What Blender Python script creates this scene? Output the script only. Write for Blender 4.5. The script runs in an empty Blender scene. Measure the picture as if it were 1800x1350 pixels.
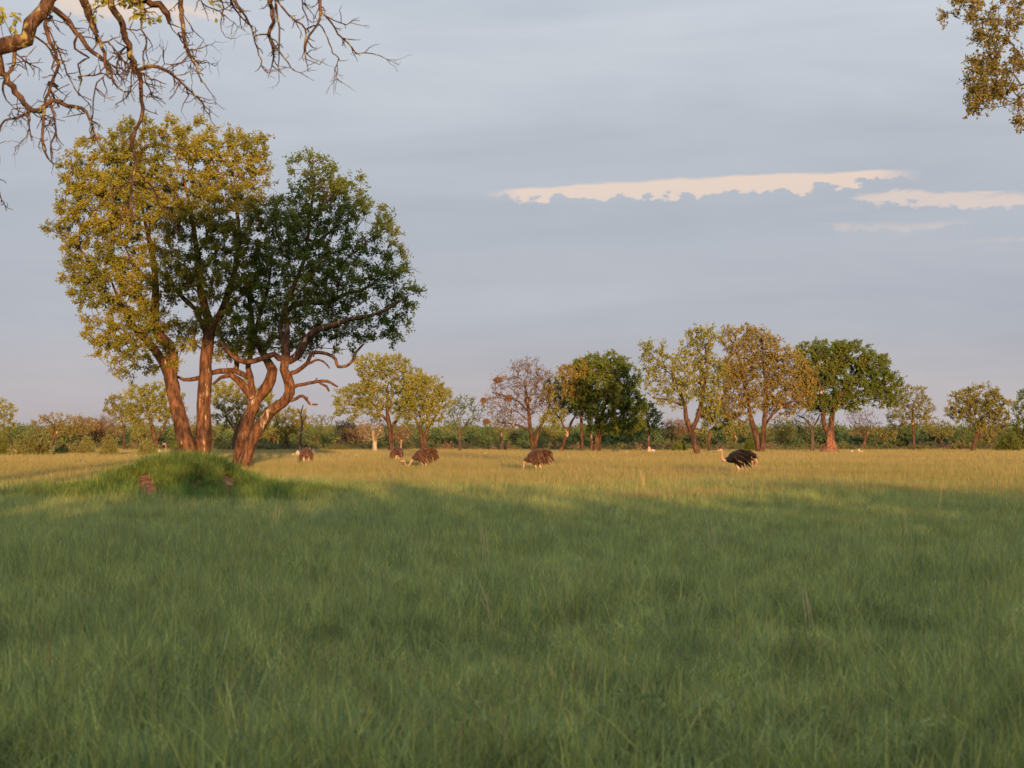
import bpy, math, random
import numpy as np
from mathutils import Vector

# ------------------------------------------------------------------ camera
FPX, CX, CY, HOR = 3000.0, 900.0, 675.0, 776.0      # focal length and horizon in photo pixels (1800x1350)
EYE = 1.8                                           # eye height
GH = 0.5                                            # height of the grass on the plain
SC = bpy.context.scene
col = SC.collection
PITCH = math.atan((HOR - CY) / FPX)
cam = bpy.data.cameras.new("camera")
camo = bpy.data.objects.new("camera", cam)
col.objects.link(camo)
cam.sensor_width = 36.0
cam.lens = 36.0 * FPX / 1800.0
cam.clip_start = 0.1
cam.clip_end = 20000
camo.location = (0, 0, EYE)
camo.rotation_euler = (math.pi / 2 + PITCH, 0, 0)
cam.dof.use_dof = True
cam.dof.focus_distance = 92
cam.dof.aperture_fstop = 4.0
SC.camera = camo

# ------------------------------------------------------------------ light
SUN_EL = math.radians(3.6)
SUN_AZ = math.radians(8.0)          # sun behind the camera, a little to the right
EXPO = 0.9
SC.view_settings.view_transform = 'Standard'
SC.view_settings.look = 'None'
SC.view_settings.gamma = 1.0
SC.view_settings.exposure = EXPO
sd = Vector((math.sin(SUN_AZ) * math.cos(SUN_EL), -math.cos(SUN_AZ) * math.cos(SUN_EL), math.sin(SUN_EL)))  # towards the sun
sun = bpy.data.lights.new("sun", 'SUN')
sun.energy = 5.0
sun.color = (1.0, 0.57, 0.24)
sun.angle = math.radians(0.5)
suno = bpy.data.objects.new("sun", sun)
suno.rotation_euler = sd.to_track_quat('Z', 'Y').to_euler()
suno.location = sd * 60
col.objects.link(suno)


class NT:
    """small helper to wire shader nodes"""
    def __init__(s, tree):
        s.t = tree
        s.n = tree.nodes
        s.n.clear()

    def add(s, typ, **kw):
        n = s.n.new(typ)
        for k, v in kw.items():
            setattr(n, k, v)
        return n

    def put(s, sock, v):
        if isinstance(v, bpy.types.NodeSocket):
            s.t.links.new(v, sock)
        elif isinstance(v, (tuple, list)):
            v = tuple(v)
            if sock.type == 'RGBA' and len(v) == 3:
                v = v + (1,)
            sock.default_value = v
        else:
            sock.default_value = v

    def math(s, op, a, b=0.0, c=0.0, clamp=False):
        n = s.add('ShaderNodeMath', operation=op, use_clamp=clamp)
        s.put(n.inputs[0], a)
        s.put(n.inputs[1], b)
        s.put(n.inputs[2], c)
        return n.outputs[0]

    def mix(s, f, a, b, mode='MIX'):
        n = s.add('ShaderNodeMix', data_type='RGBA', blend_type=mode)
        s.put(n.inputs[0], f)
        s.put(n.inputs[6], a)
        s.put(n.inputs[7], b)
        return n.outputs[2]

    def smooth(s, v, lo, hi, a=0.0, b=1.0):
        n = s.add('ShaderNodeMapRange', interpolation_type='SMOOTHSTEP')
        s.put(n.inputs[0], v)
        s.put(n.inputs[1], lo)
        s.put(n.inputs[2], hi)
        s.put(n.inputs[3], a)
        s.put(n.inputs[4], b)
        return n.outputs[0]

    def noise(s, vec, scale, detail=3.0, rough=0.5, dist=0.0):
        n = s.add('ShaderNodeTexNoise')
        s.put(n.inputs['Vector'], vec)
        s.put(n.inputs['Scale'], scale)
        s.put(n.inputs['Detail'], detail)
        s.put(n.inputs['Roughness'], rough)
        s.put(n.inputs['Distortion'], dist)
        return n.outputs[0]

    def ramp(s, f, stops, interp='LINEAR'):
        n = s.add('ShaderNodeValToRGB')
        cr = n.color_ramp
        cr.interpolation = interp
        while len(cr.elements) < len(stops):
            cr.elements.new(0.5)
        for e, (p, c) in zip(cr.elements, stops):
            e.position = p
            e.color = tuple(c) + (1,)
        s.put(n.inputs[0], f)
        return n.outputs[0]

    def combine(s, x, y, z):
        n = s.add('ShaderNodeCombineXYZ')
        s.put(n.inputs[0], x)
        s.put(n.inputs[1], y)
        s.put(n.inputs[2], z)
        return n.outputs[0]


def make_world():
    w = bpy.data.worlds.new("World")
    SC.world = w
    w.use_nodes = True
    t = NT(w.node_tree)
    tc = t.add('ShaderNodeTexCoord')
    sep = t.add('ShaderNodeSeparateXYZ')
    t.put(sep.inputs[0], tc.outputs['Generated'])
    x, y, z = sep.outputs
    R2D = 180 / math.pi
    az = t.math('MULTIPLY', t.math('ARCTAN2', x, y), R2D)
    el = t.math('MULTIPLY', t.math('ARCSINE', z), R2D)
    ela = t.math('ABSOLUTE', el)
    # long soft layers of stratus: noise stretched sideways
    v1 = t.combine(t.math('MULTIPLY', az, 0.05), t.math('MULTIPLY', ela, 0.36), 3.0)
    n1 = t.noise(v1, 1.0, 5, 0.55, 0.6)
    v2 = t.combine(t.math('MULTIPLY', az, 0.022), t.math('MULTIPLY', ela, 0.11), 7.7)
    n2 = t.noise(v2, 1.0, 3, 0.5, 0.3)
    v3 = t.combine(t.math('MULTIPLY', az, 0.33), t.math('MULTIPLY', ela, 0.75), 1.3)
    n3 = t.noise(v3, 1.0, 6, 0.6, 0.4)
    # an overcast sky: from a pinkish haze at the horizon to brighter cloud overhead
    base = t.ramp(t.math('DIVIDE', ela, 90.0), [
        (0.0, (0.375, 0.333, 0.338)), (0.020, (0.350, 0.333, 0.350)), (0.045, (0.325, 0.342, 0.382)),
        (0.085, (0.322, 0.348, 0.394)), (0.15, (0.392, 0.424, 0.470)), (0.35, (0.80, 0.86, 0.94)), (1.0, (1.30, 1.38, 1.48))])
    k = t.math('ADD', t.math('MULTIPLY', t.math('SUBTRACT', n1, 0.5), 0.42), t.math('MULTIPLY', t.math('SUBTRACT', n2, 0.5), 0.42))
    k = t.math('ADD', k, t.math('MULTIPLY', t.math('SUBTRACT', n3, 0.5), 0.10))
    cloud = t.mix(1.0, base, t.combine(t.math('ADD', 1.0, k), t.math('ADD', 1.0, t.math('MULTIPLY', k, 0.86)), t.math('ADD', 1.0, t.math('MULTIPLY', k, 0.66))), 'MULTIPLY')
    # clear breaks between the layers, showing lit far cloud
    v4 = t.combine(t.math('MULTIPLY', az, 0.45), t.math('MULTIPLY', el, 1.7), 5.1)
    n4 = t.noise(v4, 1.0, 6, 0.6, 0.5)
    v5 = t.combine(t.math('MULTIPLY', az, 1.5), t.math('MULTIPLY', el, 2.2), 2.1)
    n5 = t.noise(v5, 1.0, 4, 0.5, 0.2)

    def px(p):
        return math.degrees(math.atan((p - CX) / FPX))

    def py(p):
        return math.degrees(math.atan((HOR - p) / FPX))

    def gap(x0, x1, top0, top1, bot0, bot1, ntop, nbot, soft, end):
        a0, a1 = px(x0), px(x1)
        f = t.math('DIVIDE', t.math('SUBTRACT', az, a0), a1 - a0)
        top = t.math('ADD', py(top0), t.math('MULTIPLY', f, py(top1) - py(top0)))
        bot = t.math('ADD', py(bot0), t.math('MULTIPLY', f, py(bot1) - py(bot0)))
        top = t.math('ADD', top, t.math('MULTIPLY', t.math('SUBTRACT', n4, 0.5), ntop))
        bot = t.math('ADD', bot, t.math('MULTIPLY', t.math('SUBTRACT', n5, 0.5), nbot))
        bot = t.math('ADD', bot, t.math('MULTIPLY', t.math('SUBTRACT', n4, 0.5), nbot * 0.8))
        # lens shape: pinch towards the ends
        pinch = t.math('MULTIPLY', t.math('POWER', t.math('ABSOLUTE', t.math('SUBTRACT', t.math('MULTIPLY', f, 2.0), 1.0)), 3.0), (py(top0) - py(bot0)) * end)
        m1 = t.smooth(t.math('SUBTRACT', t.math('SUBTRACT', top, pinch), el), 0.0, soft)
        m2 = t.smooth(t.math('SUBTRACT', t.math('SUBTRACT', el, bot), pinch), 0.0, soft * 0.7)
        e = t.math('MULTIPLY', t.smooth(f, -0.05, 0.06), t.smooth(f, 1.05, 0.9))
        return t.math('MULTIPLY', t.math('MULTIPLY', m1, m2), e)

    g1 = gap(880, 1600, 322, 298, 356, 336, 0.35, 0.95, 0.14, 0.25)
    g2 = gap(1500, 1830, 342, 352, 366, 392, 1.1, 0.9, 0.20, 0.3)
    g3 = gap(1420, 1720, 392, 396, 414, 420, 0.9, 0.7, 0.35, 0.3)
    g4 = gap(60, 470, -60, 20, 66, 52, 1.2, 1.0, 0.7, 0.2)
    g5 = gap(1650, 2000, 428, 432, 440, 442, 0.6, 0.4, 0.2, 0.3)
    gm = t.math('MAXIMUM', t.math('MAXIMUM', g1, t.math('MULTIPLY', g2, 0.8)), t.math('MULTIPLY', g3, 0.45))
    gm = t.math('MAXIMUM', gm, t.math('MAXIMUM', t.math('MULTIPLY', g4, 0.8), t.math('MULTIPLY', g5, 0.4)))
    # more such breaks, at random, all round the sky
    gr = t.math('MULTIPLY', t.smooth(n2, 0.66, 0.80), t.smooth(n1, 0.55, 0.7))
    gm = t.math('MAXIMUM', gm, t.math('MULTIPLY', gr, 0.5))
    peach = t.ramp(t.smooth(el, 6.5, 10.5), [(0.0, (0.53, 0.415, 0.38)), (1.0, (0.61, 0.45, 0.345))])
    sky = t.add('ShaderNodeTexSky', sky_type='NISHITA')
    sky.sun_disc = False
    sky.sun_elevation = SUN_EL
    sky.sun_rotation = math.pi - SUN_AZ
    clear = t.mix(1.0, peach, t.mix(1.0, sky.outputs[0], (0.02, 0.02, 0.02), 'MULTIPLY'), 'ADD')
    final = t.mix(t.math('MULTIPLY', gm, 0.82), cloud, clear)
    bg = t.add('ShaderNodeBackground')
    t.put(bg.inputs[0], final)
    bg.inputs[1].default_value = 0.74
    out = t.add('ShaderNodeOutputWorld')
    t.t.links.new(bg.outputs[0], out.inputs[0])


make_world()
SC.cycles.max_bounces = 5
SC.cycles.diffuse_bounces = 2
SC.cycles.transmission_bounces = 3
SC.cycles.glossy_bounces = 2
SC.cycles.sample_clamp_indirect = 4.0
SC.cycles.adaptive_threshold = 0.02


# ------------------------------------------------------------------ geometry helpers
def P(px, py, d):
    """photo pixel seen at forward distance d (metres along +Y)"""
    c, s = math.cos(PITCH), math.sin(PITCH)
    vx = px - CX
    vy = FPX * c - (CY - py) * s
    vz = FPX * s + (CY - py) * c
    k = d / vy
    return np.array((vx * k, d, EYE + vz * k))


def dist_of(ygrass, g=GH):
    """distance of something whose foot vanishes in the grass at that photo row"""
    return FPX * (EYE - g) / (ygrass - HOR)


def mesh_np(name, verts, quads=None, tris=None, mats=(), quad_mat=None, tri_mat=None, attr=None, smooth=False):
    me = bpy.data.meshes.new(name)
    verts = np.asarray(verts, dtype=np.float32).reshape(-1, 3)
    nq = 0 if quads is None else len(quads)
    nt = 0 if tris is None else len(tris)
    me.vertices.add(len(verts))
    me.vertices.foreach_set('co', verts.ravel())
    loops = []
    if nq:
        loops.append(np.asarray(quads, dtype=np.int32).ravel())
    if nt:
        loops.append(np.asarray(tris, dtype=np.int32).ravel())
    loops = np.concatenate(loops)
    me.loops.add(len(loops))
    me.loops.foreach_set('vertex_index', loops)
    me.polygons.add(nq + nt)
    starts = np.concatenate([np.arange(nq) * 4, nq * 4 + np.arange(nt) * 3]).astype(np.int32)
    me.polygons.foreach_set('loop_start', starts)
    mi = np.zeros(nq + nt, dtype=np.int32)
    if quad_mat is not None:
        mi[:nq] = quad_mat
    if tri_mat is not None:
        mi[nq:] = tri_mat
    for m in mats:
        me.materials.append(m)
    me.polygons.foreach_set('material_index', mi)
    me.polygons.foreach_set('use_smooth', np.full(nq + nt, smooth, dtype=bool))
    if attr is not None:
        a = me.attributes.new('v', 'FLOAT', 'FACE')
        a.data.foreach_set('value', np.asarray(attr, dtype=np.float32))
    me.update(calc_edges=True)
    return me


def obj(name, me, parent=None, loc=None, label=None, cat=None, group=None, kind=None):
    o = bpy.data.objects.new(name, me)
    col.objects.link(o)
    if parent is not None:
        o.parent = parent
    if loc is not None:
        o.location = loc
    if label:
        o['label'] = label
    if cat:
        o['category'] = cat
    if group:
        o['group'] = group
    if kind:
        o['kind'] = kind
    return o


# ------------------------------------------------------------------ materials
def new_mat(name):
    m = bpy.data.materials.new(name)
    m.use_nodes = True
    return m, NT(m.node_tree)


def leaf_mat(name, stops, transl=0.35, nscale=0.35, namt=0.35, tint=None, tuft=None):
    """leaf colours vary leaf by leaf (attribute v) and clump by clump (noise)"""
    m, t = new_mat(name)
    at = t.add('ShaderNodeAttribute', attribute_name='v')
    geo = t.add('ShaderNodeNewGeometry')
    n = t.noise(geo.outputs['Position'], nscale, 2, 0.5)
    f = t.math('ADD', t.math('MULTIPLY', at.outputs['Fac'], 1 - namt), t.math('MULTIPLY', t.smooth(n, 0.3, 0.7), namt))
    c = t.ramp(f, stops)
    if tint is not None:       # (colour, lo, hi, scale): patches of another colour over the plain
        col2, lo, hi, sc = tint
        n2 = t.noise(geo.outputs['Position'], sc, 3, 0.55)
        c = t.mix(t.smooth(n2, lo, hi), c, col2)
    if tuft is not None:       # whole tufts of a paler or deeper green
        sc, lo, hi = tuft
        k = t.smooth(t.noise(geo.outputs['Position'], sc, 3, 0.6), 0.32, 0.68, lo, hi)
        c = t.mix(1.0, c, t.combine(k, k, k), 'MULTIPLY')
    d = t.add('ShaderNodeBsdfPrincipled')
    t.put(d.inputs['Base Color'], c)
    d.inputs['Roughness'].default_value = 0.6
    d.inputs['Specular IOR Level'].default_value = 0.12
    tr = t.add('ShaderNodeBsdfTranslucent')
    t.put(tr.inputs[0], c)
    mx = t.add('ShaderNodeMixShader')
    mx.inputs[0].default_value = transl
    t.t.links.new(d.outputs[0], mx.inputs[1])
    t.t.links.new(tr.outputs[0], mx.inputs[2])
    out = t.add('ShaderNodeOutputMaterial')
    t.t.links.new(mx.outputs[0], out.inputs[0])
    return m


def rough_mat(name, stops, scale=(3, 3, 0.8), nsc=1.0, patch=None, bump=0.3, bdist=0.03, rough=0.9, detail=5):
    """bark, earth, hide: noise between colours, optional pale patches, bump"""
    m, t = new_mat(name)
    geo = t.add('ShaderNodeNewGeometry')
    mp = t.add('ShaderNodeMapping')
    t.put(mp.inputs['Vector'], geo.outputs['Position'])
    mp.inputs['Scale'].default_value = scale
    n = t.noise(mp.outputs[0], nsc, detail, 0.62, 0.4)
    c = t.ramp(t.smooth(n, 0.28, 0.72), stops)
    if patch is not None:
        pc, lo, hi, psc = patch
        mp2 = t.add('ShaderNodeMapping')
        t.put(mp2.inputs['Vector'], geo.outputs['Position'])
        mp2.inputs['Scale'].default_value = psc
        n2 = t.noise(mp2.outputs[0], 1.0, 4, 0.6, 0.3)
        c = t.mix(t.smooth(n2, lo, hi), c, pc)
    d = t.add('ShaderNodeBsdfPrincipled')
    t.put(d.inputs['Base Color'], c)
    d.inputs['Roughness'].default_value = rough
    d.inputs['Specular IOR Level'].default_value = 0.2
    b = t.add('ShaderNodeBump')
    b.inputs['Strength'].default_value = bump
    b.inputs['Distance'].default_value = bdist
    t.put(b.inputs['Height'], n)
    t.t.links.new(b.outputs[0], d.inputs['Normal'])
    out = t.add('ShaderNodeOutputMaterial')
    t.t.links.new(d.outputs[0], out.inputs[0])
    return m


M = {}
M['leaf_hero'] = leaf_mat('leaf_hero', [(0, (0.085, 0.11, 0.016)), (0.4, (0.175, 0.17, 0.022)), (0.75, (0.265, 0.225, 0.032)), (1, (0.34, 0.27, 0.045))])
M['leaf_hero2'] = leaf_mat('leaf_hero2', [(0, (0.055, 0.095, 0.018)), (0.5, (0.11, 0.145, 0.024)), (0.85, (0.17, 0.175, 0.032)), (1, (0.24, 0.20, 0.045))])
M['leaf_yellow'] = leaf_mat('leaf_yellow', [(0, (0.12, 0.135, 0.022)), (0.4, (0.195, 0.195, 0.036)), (0.8, (0.27, 0.25, 0.055)), (1, (0.31, 0.265, 0.07))])
M['leaf_olive'] = leaf_mat('leaf_olive', [(0, (0.11, 0.11, 0.026)), (0.5, (0.18, 0.17, 0.042)), (1, (0.27, 0.22, 0.06))])
M['leaf_gold'] = leaf_mat('leaf_gold', [(0, (0.15, 0.12, 0.032)), (0.5, (0.225, 0.175, 0.045)), (1, (0.31, 0.235, 0.06))])
M['leaf_green'] = leaf_mat('leaf_green', [(0, (0.055, 0.09, 0.016)), (0.5, (0.105, 0.14, 0.024)), (1, (0.19, 0.185, 0.036))])
M['leaf_brown'] = leaf_mat('leaf_brown', [(0, (0.12, 0.075, 0.045)), (0.5, (0.17, 0.11, 0.062)), (1, (0.22, 0.16, 0.08))], 0.2)
M['leaf_far'] = leaf_mat('leaf_far', [(0, (0.04, 0.075, 0.028)), (0.5, (0.075, 0.115, 0.036)), (1, (0.13, 0.15, 0.045))], 0.25, 0.05, 0.5)
M['leaf_shrub'] = leaf_mat('leaf_shrub', [(0, (0.09, 0.105, 0.03)), (0.5, (0.16, 0.165, 0.048)), (1, (0.23, 0.21, 0.075))], 0.3, 0.2)
M['leaf_scrub'] = leaf_mat('leaf_scrub', [(0, (0.06, 0.07, 0.022)), (0.5, (0.115, 0.12, 0.036)), (1, (0.18, 0.165, 0.055))], 0.3, 0.2)
M['leaf_orange'] = leaf_mat('leaf_orange', [(0, (0.10, 0.085, 0.02)), (0.5, (0.17, 0.135, 0.03)), (1, (0.25, 0.18, 0.05))], 0.3)
M['bark_hero'] = rough_mat('bark_hero', [(0, (0.026, 0.015, 0.010)), (0.45, (0.088, 0.040, 0.020)), (1, (0.175, 0.085, 0.042))], (5, 5, 1.8), 1.0,
                           ((0.40, 0.31, 0.21), 0.63, 0.70, (2.6, 2.6, 0.6)), 1.0, 0.12)
M['bark_brown'] = rough_mat('bark_brown', [(0, (0.022, 0.013, 0.009)), (0.5, (0.065, 0.034, 0.020)), (1, (0.13, 0.07, 0.042))], (4, 4, 1.0), 1.0,
                            ((0.40, 0.30, 0.21), 0.60, 0.70, (1.1, 1.1, 0.5)), 0.6, 0.08)
M['bark_dark'] = rough_mat('bark_dark', [(0, (0.03, 0.024, 0.02)), (0.5, (0.065, 0.05, 0.038)), (1, (0.12, 0.09, 0.065))], (4, 4, 1.0), 1.0, None, 0.6, 0.08)
M['bark_pale'] = rough_mat('bark_pale', [(0, (0.13, 0.10, 0.075)), (0.5, (0.30, 0.235, 0.17)), (1, (0.44, 0.36, 0.27))], (4, 4, 1.0), 1.0, None, 0.5, 0.06)
M['bark_lichen'] = rough_mat('bark_lichen', [(0, (0.016, 0.010, 0.007)), (0.5, (0.055, 0.029, 0.018)), (1, (0.14, 0.078, 0.048))], (9, 9, 4), 1.0,
                             ((0.22, 0.19, 0.07), 0.56, 0.64, (9, 9, 6)), 0.9, 0.03)
M['earth_red'] = rough_mat('earth_red', [(0, (0.05, 0.022, 0.012)), (0.5, (0.15, 0.064, 0.034)), (1, (0.25, 0.12, 0.066))], (4, 4, 4), 1.2, None, 1.0, 0.10)
M['earth_pale'] = rough_mat('earth_pale', [(0, (0.24, 0.16, 0.105)), (0.5, (0.36, 0.25, 0.165)), (1, (0.46, 0.34, 0.235))], (2, 2, 2), 1.2, None, 1.0, 0.12)
M['soil'] = rough_mat('soil', [(0, (0.045, 0.05, 0.022)), (0.5, (0.075, 0.085, 0.03)), (1, (0.14, 0.125, 0.05))], (0.4, 0.4, 0.4), 1.0,
                      ((0.16, 0.15, 0.055), 0.45, 0.6, (0.02, 0.02, 0.02)), 0.4, 0.05)
M['straw_nest'] = rough_mat('straw_nest', [(0, (0.10, 0.055, 0.028)), (0.5, (0.18, 0.10, 0.05)), (1, (0.26, 0.16, 0.08))], (14, 14, 14), 1.0, None, 1.0, 0.05)

GREEN = [(0, (0.072, 0.106, 0.05)), (0.35, (0.155, 0.200, 0.078)), (0.65, (0.232, 0.275, 0.088)), (0.84, (0.335, 0.35, 0.08)), (0.91, (0.44, 0.42, 0.10)), (0.96, (0.42, 0.33, 0.14)), (1, (0.40, 0.18, 0.10))]
M['grass_near'] = leaf_mat('grass_near', GREEN, 0.35, 1.1, 0.15, ((0.14, 0.185, 0.092), 0.56, 0.76, 0.22), (2.6, 0.65, 1.5))
M['grass_mid'] = leaf_mat('grass_mid', [(0, (0.11, 0.13, 0.028)), (0.4, (0.17, 0.18, 0.04)), (0.75, (0.24, 0.215, 0.056)), (1, (0.31, 0.25, 0.08))], 0.35, 0.08, 0.3, ((0.235, 0.165, 0.095), 0.50, 0.64, 0.035), (0.9, 0.75, 1.2))
M['grass_far'] = leaf_mat('grass_far', [(0, (0.13, 0.13, 0.03)), (0.5, (0.20, 0.18, 0.045)), (1, (0.27, 0.22, 0.07))], 0.35, 0.05, 0.4, ((0.235, 0.16, 0.085), 0.48, 0.62, 0.035))
M['grass_mound'] = leaf_mat('grass_mound', [(0, (0.06, 0.115, 0.03)), (0.5, (0.11, 0.175, 0.038)), (0.85, (0.18, 0.22, 0.045)), (1, (0.28, 0.25, 0.07))], 0.3, 0.6, 0.2, None, (2.2, 0.5, 1.25))
M['straw'] = leaf_mat('straw', [(0, (0.20, 0.165, 0.06)), (0.6, (0.27, 0.225, 0.085)), (1, (0.32, 0.25, 0.12))], 0.3, 0.1, 0.4)
M['stalk_dry'] = leaf_mat('stalk_dry', [(0, (0.33, 0.26, 0.12)), (1, (0.46, 0.38, 0.20))], 0.3, 0.5, 0.3)
M['herb'] = leaf_mat('herb', [(0, (0.14, 0.19, 0.07)), (0.6, (0.23, 0.29, 0.11)), (1, (0.34, 0.38, 0.16))], 0.35, 2.0, 0.3)


# ------------------------------------------------------------------ tree machinery
def catmull(pts, step):
    pts = np.asarray(pts, float)
    if len(pts) < 3:
        n = max(2, int(np.linalg.norm(pts[-1][:3] - pts[0][:3]) / step) + 1)
        t = np.linspace(0, 1, n)[:, None]
        return pts[0] * (1 - t) + pts[-1] * t
    q = np.vstack([2 * pts[0] - pts[1], pts, 2 * pts[-1] - pts[-2]])
    out = []
    for i in range(1, len(q) - 2):
        n = max(1, int(np.linalg.norm(q[i + 1][:3] - q[i][:3]) / step))
        for k in range(n):
            t = k / n
            out.append(0.5 * (2 * q[i] + (q[i + 1] - q[i - 1]) * t + (2 * q[i - 1] - 5 * q[i] + 4 * q[i + 1] - q[i + 2]) * t * t
                              + (3 * q[i] - q[i - 1] - 3 * q[i + 1] + q[i + 2]) * t ** 3))
    out.append(pts[-1])
    return np.array(out)


class Tree:
    def __init__(s, seed):
        s.r = np.random.default_rng(seed)
        s.pos, s.par, s.rad, s.dir, s.plen = [], [], [], [], []
        s.tips = []

    def node(s, p, par, rad=0.0):
        p = np.asarray(p, float)
        s.pos.append(p)
        s.par.append(par)
        s.rad.append(rad)
        if par < 0:
            s.dir.append(np.array((0, 0, 1.0)))
            s.plen.append(0.0)
        else:
            d = p - s.pos[par]
            l = np.linalg.norm(d) + 1e-9
            s.dir.append(d / l)
            s.plen.append(s.plen[par] + l)
        return len(s.pos) - 1

    def nearest(s, p):
        a = np.array(s.pos)
        return int(np.argmin(np.linalg.norm(a - p, axis=1)))

    def poly(s, pts, parent=None, step=0.4, gnarl=0.0):
        """pts rows: x, y, z, radius.  Returns node indices"""
        q = catmull(pts, step)
        ids = []
        if parent is None:
            par = -1
        elif parent == 'near':
            par = s.nearest(q[0][:3])
        else:
            par = parent
        for i, row in enumerate(q):
            p = row[:3].copy()
            if gnarl and 0 < i:
                p += s.r.normal(0, gnarl, 3) * max(row[3], 0.02)
            par = s.node(p, par, max(row[3], 0.002))
            ids.append(par)
        return ids

    def grow(s, attr, step=0.7, pathw=0.25, gnarl=0.12, minr=0.0, start=0, curve=0.45, up=0.0):
        attr = np.asarray(attr, float)
        N = len(attr)
        base = np.array(s.pos[start:])
        pl = np.array(s.plen[start:])
        D = np.linalg.norm(attr[:, None, :] - base[None], axis=2)
        # starting low on the trunk is unlikely
        C = D + pathw * pl[None] + np.maximum(0, base[None, :, 2] - attr[:, None, 2]) * 0.35
        bi = np.argmin(C, axis=1) + start
        bc = C[np.arange(N), bi - start]
        left = np.ones(N, bool)
        for _ in range(N):
            k = int(np.argmin(np.where(left, bc, 1e9)))
            left[k] = False
            a, n0 = attr[k], int(bi[k])
            p0 = s.pos[n0]
            L = np.linalg.norm(a - p0)
            m = max(1, int(round(L / step)))
            ctrl = p0 + s.dir[n0] * L * curve + np.array((0, 0, up * L))
            par, new = n0, []
            for j in range(1, m + 1):
                t = j / m
                q = (1 - t) ** 2 * p0 + 2 * t * (1 - t) * ctrl + t * t * a
                if j < m:
                    q = q + s.r.normal(0, gnarl * step, 3)
                par = s.node(q, par)
                new.append(par)
            s.tips.append(par)
            if left.any():
                npz = np.array([s.pos[i] for i in new])
                D = np.linalg.norm(attr[:, None, :] - npz[None], axis=2)
                C = D + pathw * np.array([s.plen[i] for i in new])[None] + np.maximum(0, npz[None, :, 2] - attr[:, None, 2]) * 0.35
                j = np.argmin(C, axis=1)
                c = C[np.arange(N), j]
                better = c < bc
                bc = np.where(better, c, bc)
                bi = np.where(better, np.array(new)[j], bi)

    def finish(s, tipr=0.012, expo=2.4, maxr=None):
        n = len(s.pos)
        acc = np.zeros(n)
        given = np.array(s.rad)
        r = np.zeros(n)
        for i in range(n - 1, -1, -1):
            v = max(acc[i], tipr ** expo)
            ri = v ** (1 / expo)
            if given[i] > 0:
                ri = given[i]
            r[i] = ri
            if s.par[i] >= 0 and given[i] <= 0:
                acc[s.par[i]] += ri ** expo
        # a branch never outgrows what carries it
        for i in range(n):
            p = s.par[i]
            if p >= 0:
                r[i] = min(r[i], r[p] * 0.98)
        s.R = r

    def tubes(s, sides_of=None, lumps=0.0):
        """one tapered tube per edge, rings shared in direction so that limbs run on smoothly"""
        pos = np.array(s.pos)
        par = np.array(s.par)
        r = s.R
        n = len(pos)
        dirs = np.array(s.dir)
        # main child
        main = np.full(n, -1)
        best = np.zeros(n)
        for i in range(n):
            p = par[i]
            if p >= 0 and r[i] > best[p]:
                best[p] = r[i]
                main[p] = i
        nd = dirs.copy()
        has = main >= 0
        nd[has] += dirs[main[has]]
        nd /= np.linalg.norm(nd, axis=1)[:, None] + 1e-9
        e = np.where(par >= 0)[0]
        V, Q = [], []
        off = 0
        for sides, lo, hi in ((10, 0.12, 1e9), (6, 0.045, 0.12), (4, 0.018, 0.045), (3, 0.0, 0.018)):
            ii = e[(r[e] >= lo) & (r[e] < hi)]
            if len(ii) == 0:
                continue
            pp = par[ii]
            ismain = main[pp] == ii
            d0 = np.where(ismain[:, None], nd[pp], dirs[ii])
            r0 = np.where(ismain, r[pp], np.minimum(r[pp], r[ii] * 1.15))
            r0 = np.minimum(r0, r[ii] * 1.6)
            rings = []
            for d, c, rr in ((d0, pos[pp], r0), (nd[ii], pos[ii], r[ii])):
                ref = np.where(np.abs(d[:, 1:2]) < 0.9, np.array([[0, 1.0, 0]]), np.array([[1.0, 0, 0]]))
                u = np.cross(ref, d)
                u /= np.linalg.norm(u, axis=1)[:, None] + 1e-9
                w = np.cross(d, u)
                a = np.arange(sides) / sides * 2 * math.pi
                ring = c[:, None, :] + rr[:, None, None] * (np.cos(a)[None, :, None] * u[:, None, :] + np.sin(a)[None, :, None] * w[:, None, :])
                if lumps and sides >= 6:
                    hsh = np.sin(c[:, None, 0] * 5.1 + 3 * a[None, :] + c[:, None, 2] * 1.3) * 0.5 + np.sin(c[:, None, 2] * 2.7 + 2 * a[None, :] + 1.1) * 0.5
                    ring = c[:, None, :] + (ring - c[:, None, :]) * (1 + lumps * hsh[:, :, None])
                rings.append(ring)
            m = len(ii)
            v = np.stack(rings, axis=1).reshape(-1, 3)
            b = off + np.arange(m)[:, None] * (2 * sides)
            k = np.arange(sides)[None]
            k2 = (np.arange(sides)[None] + 1) % sides
            q = np.stack([b + k, b + k2, b + sides + k2, b + sides + k], axis=2).reshape(-1, 4)
            V.append(v)
            Q.append(q)
            off += len(v)
        return np.vstack(V), np.vstack(Q)


def nrm(a):
    return a / (np.linalg.norm(a, axis=-1, keepdims=True) + 1e-9)


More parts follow.
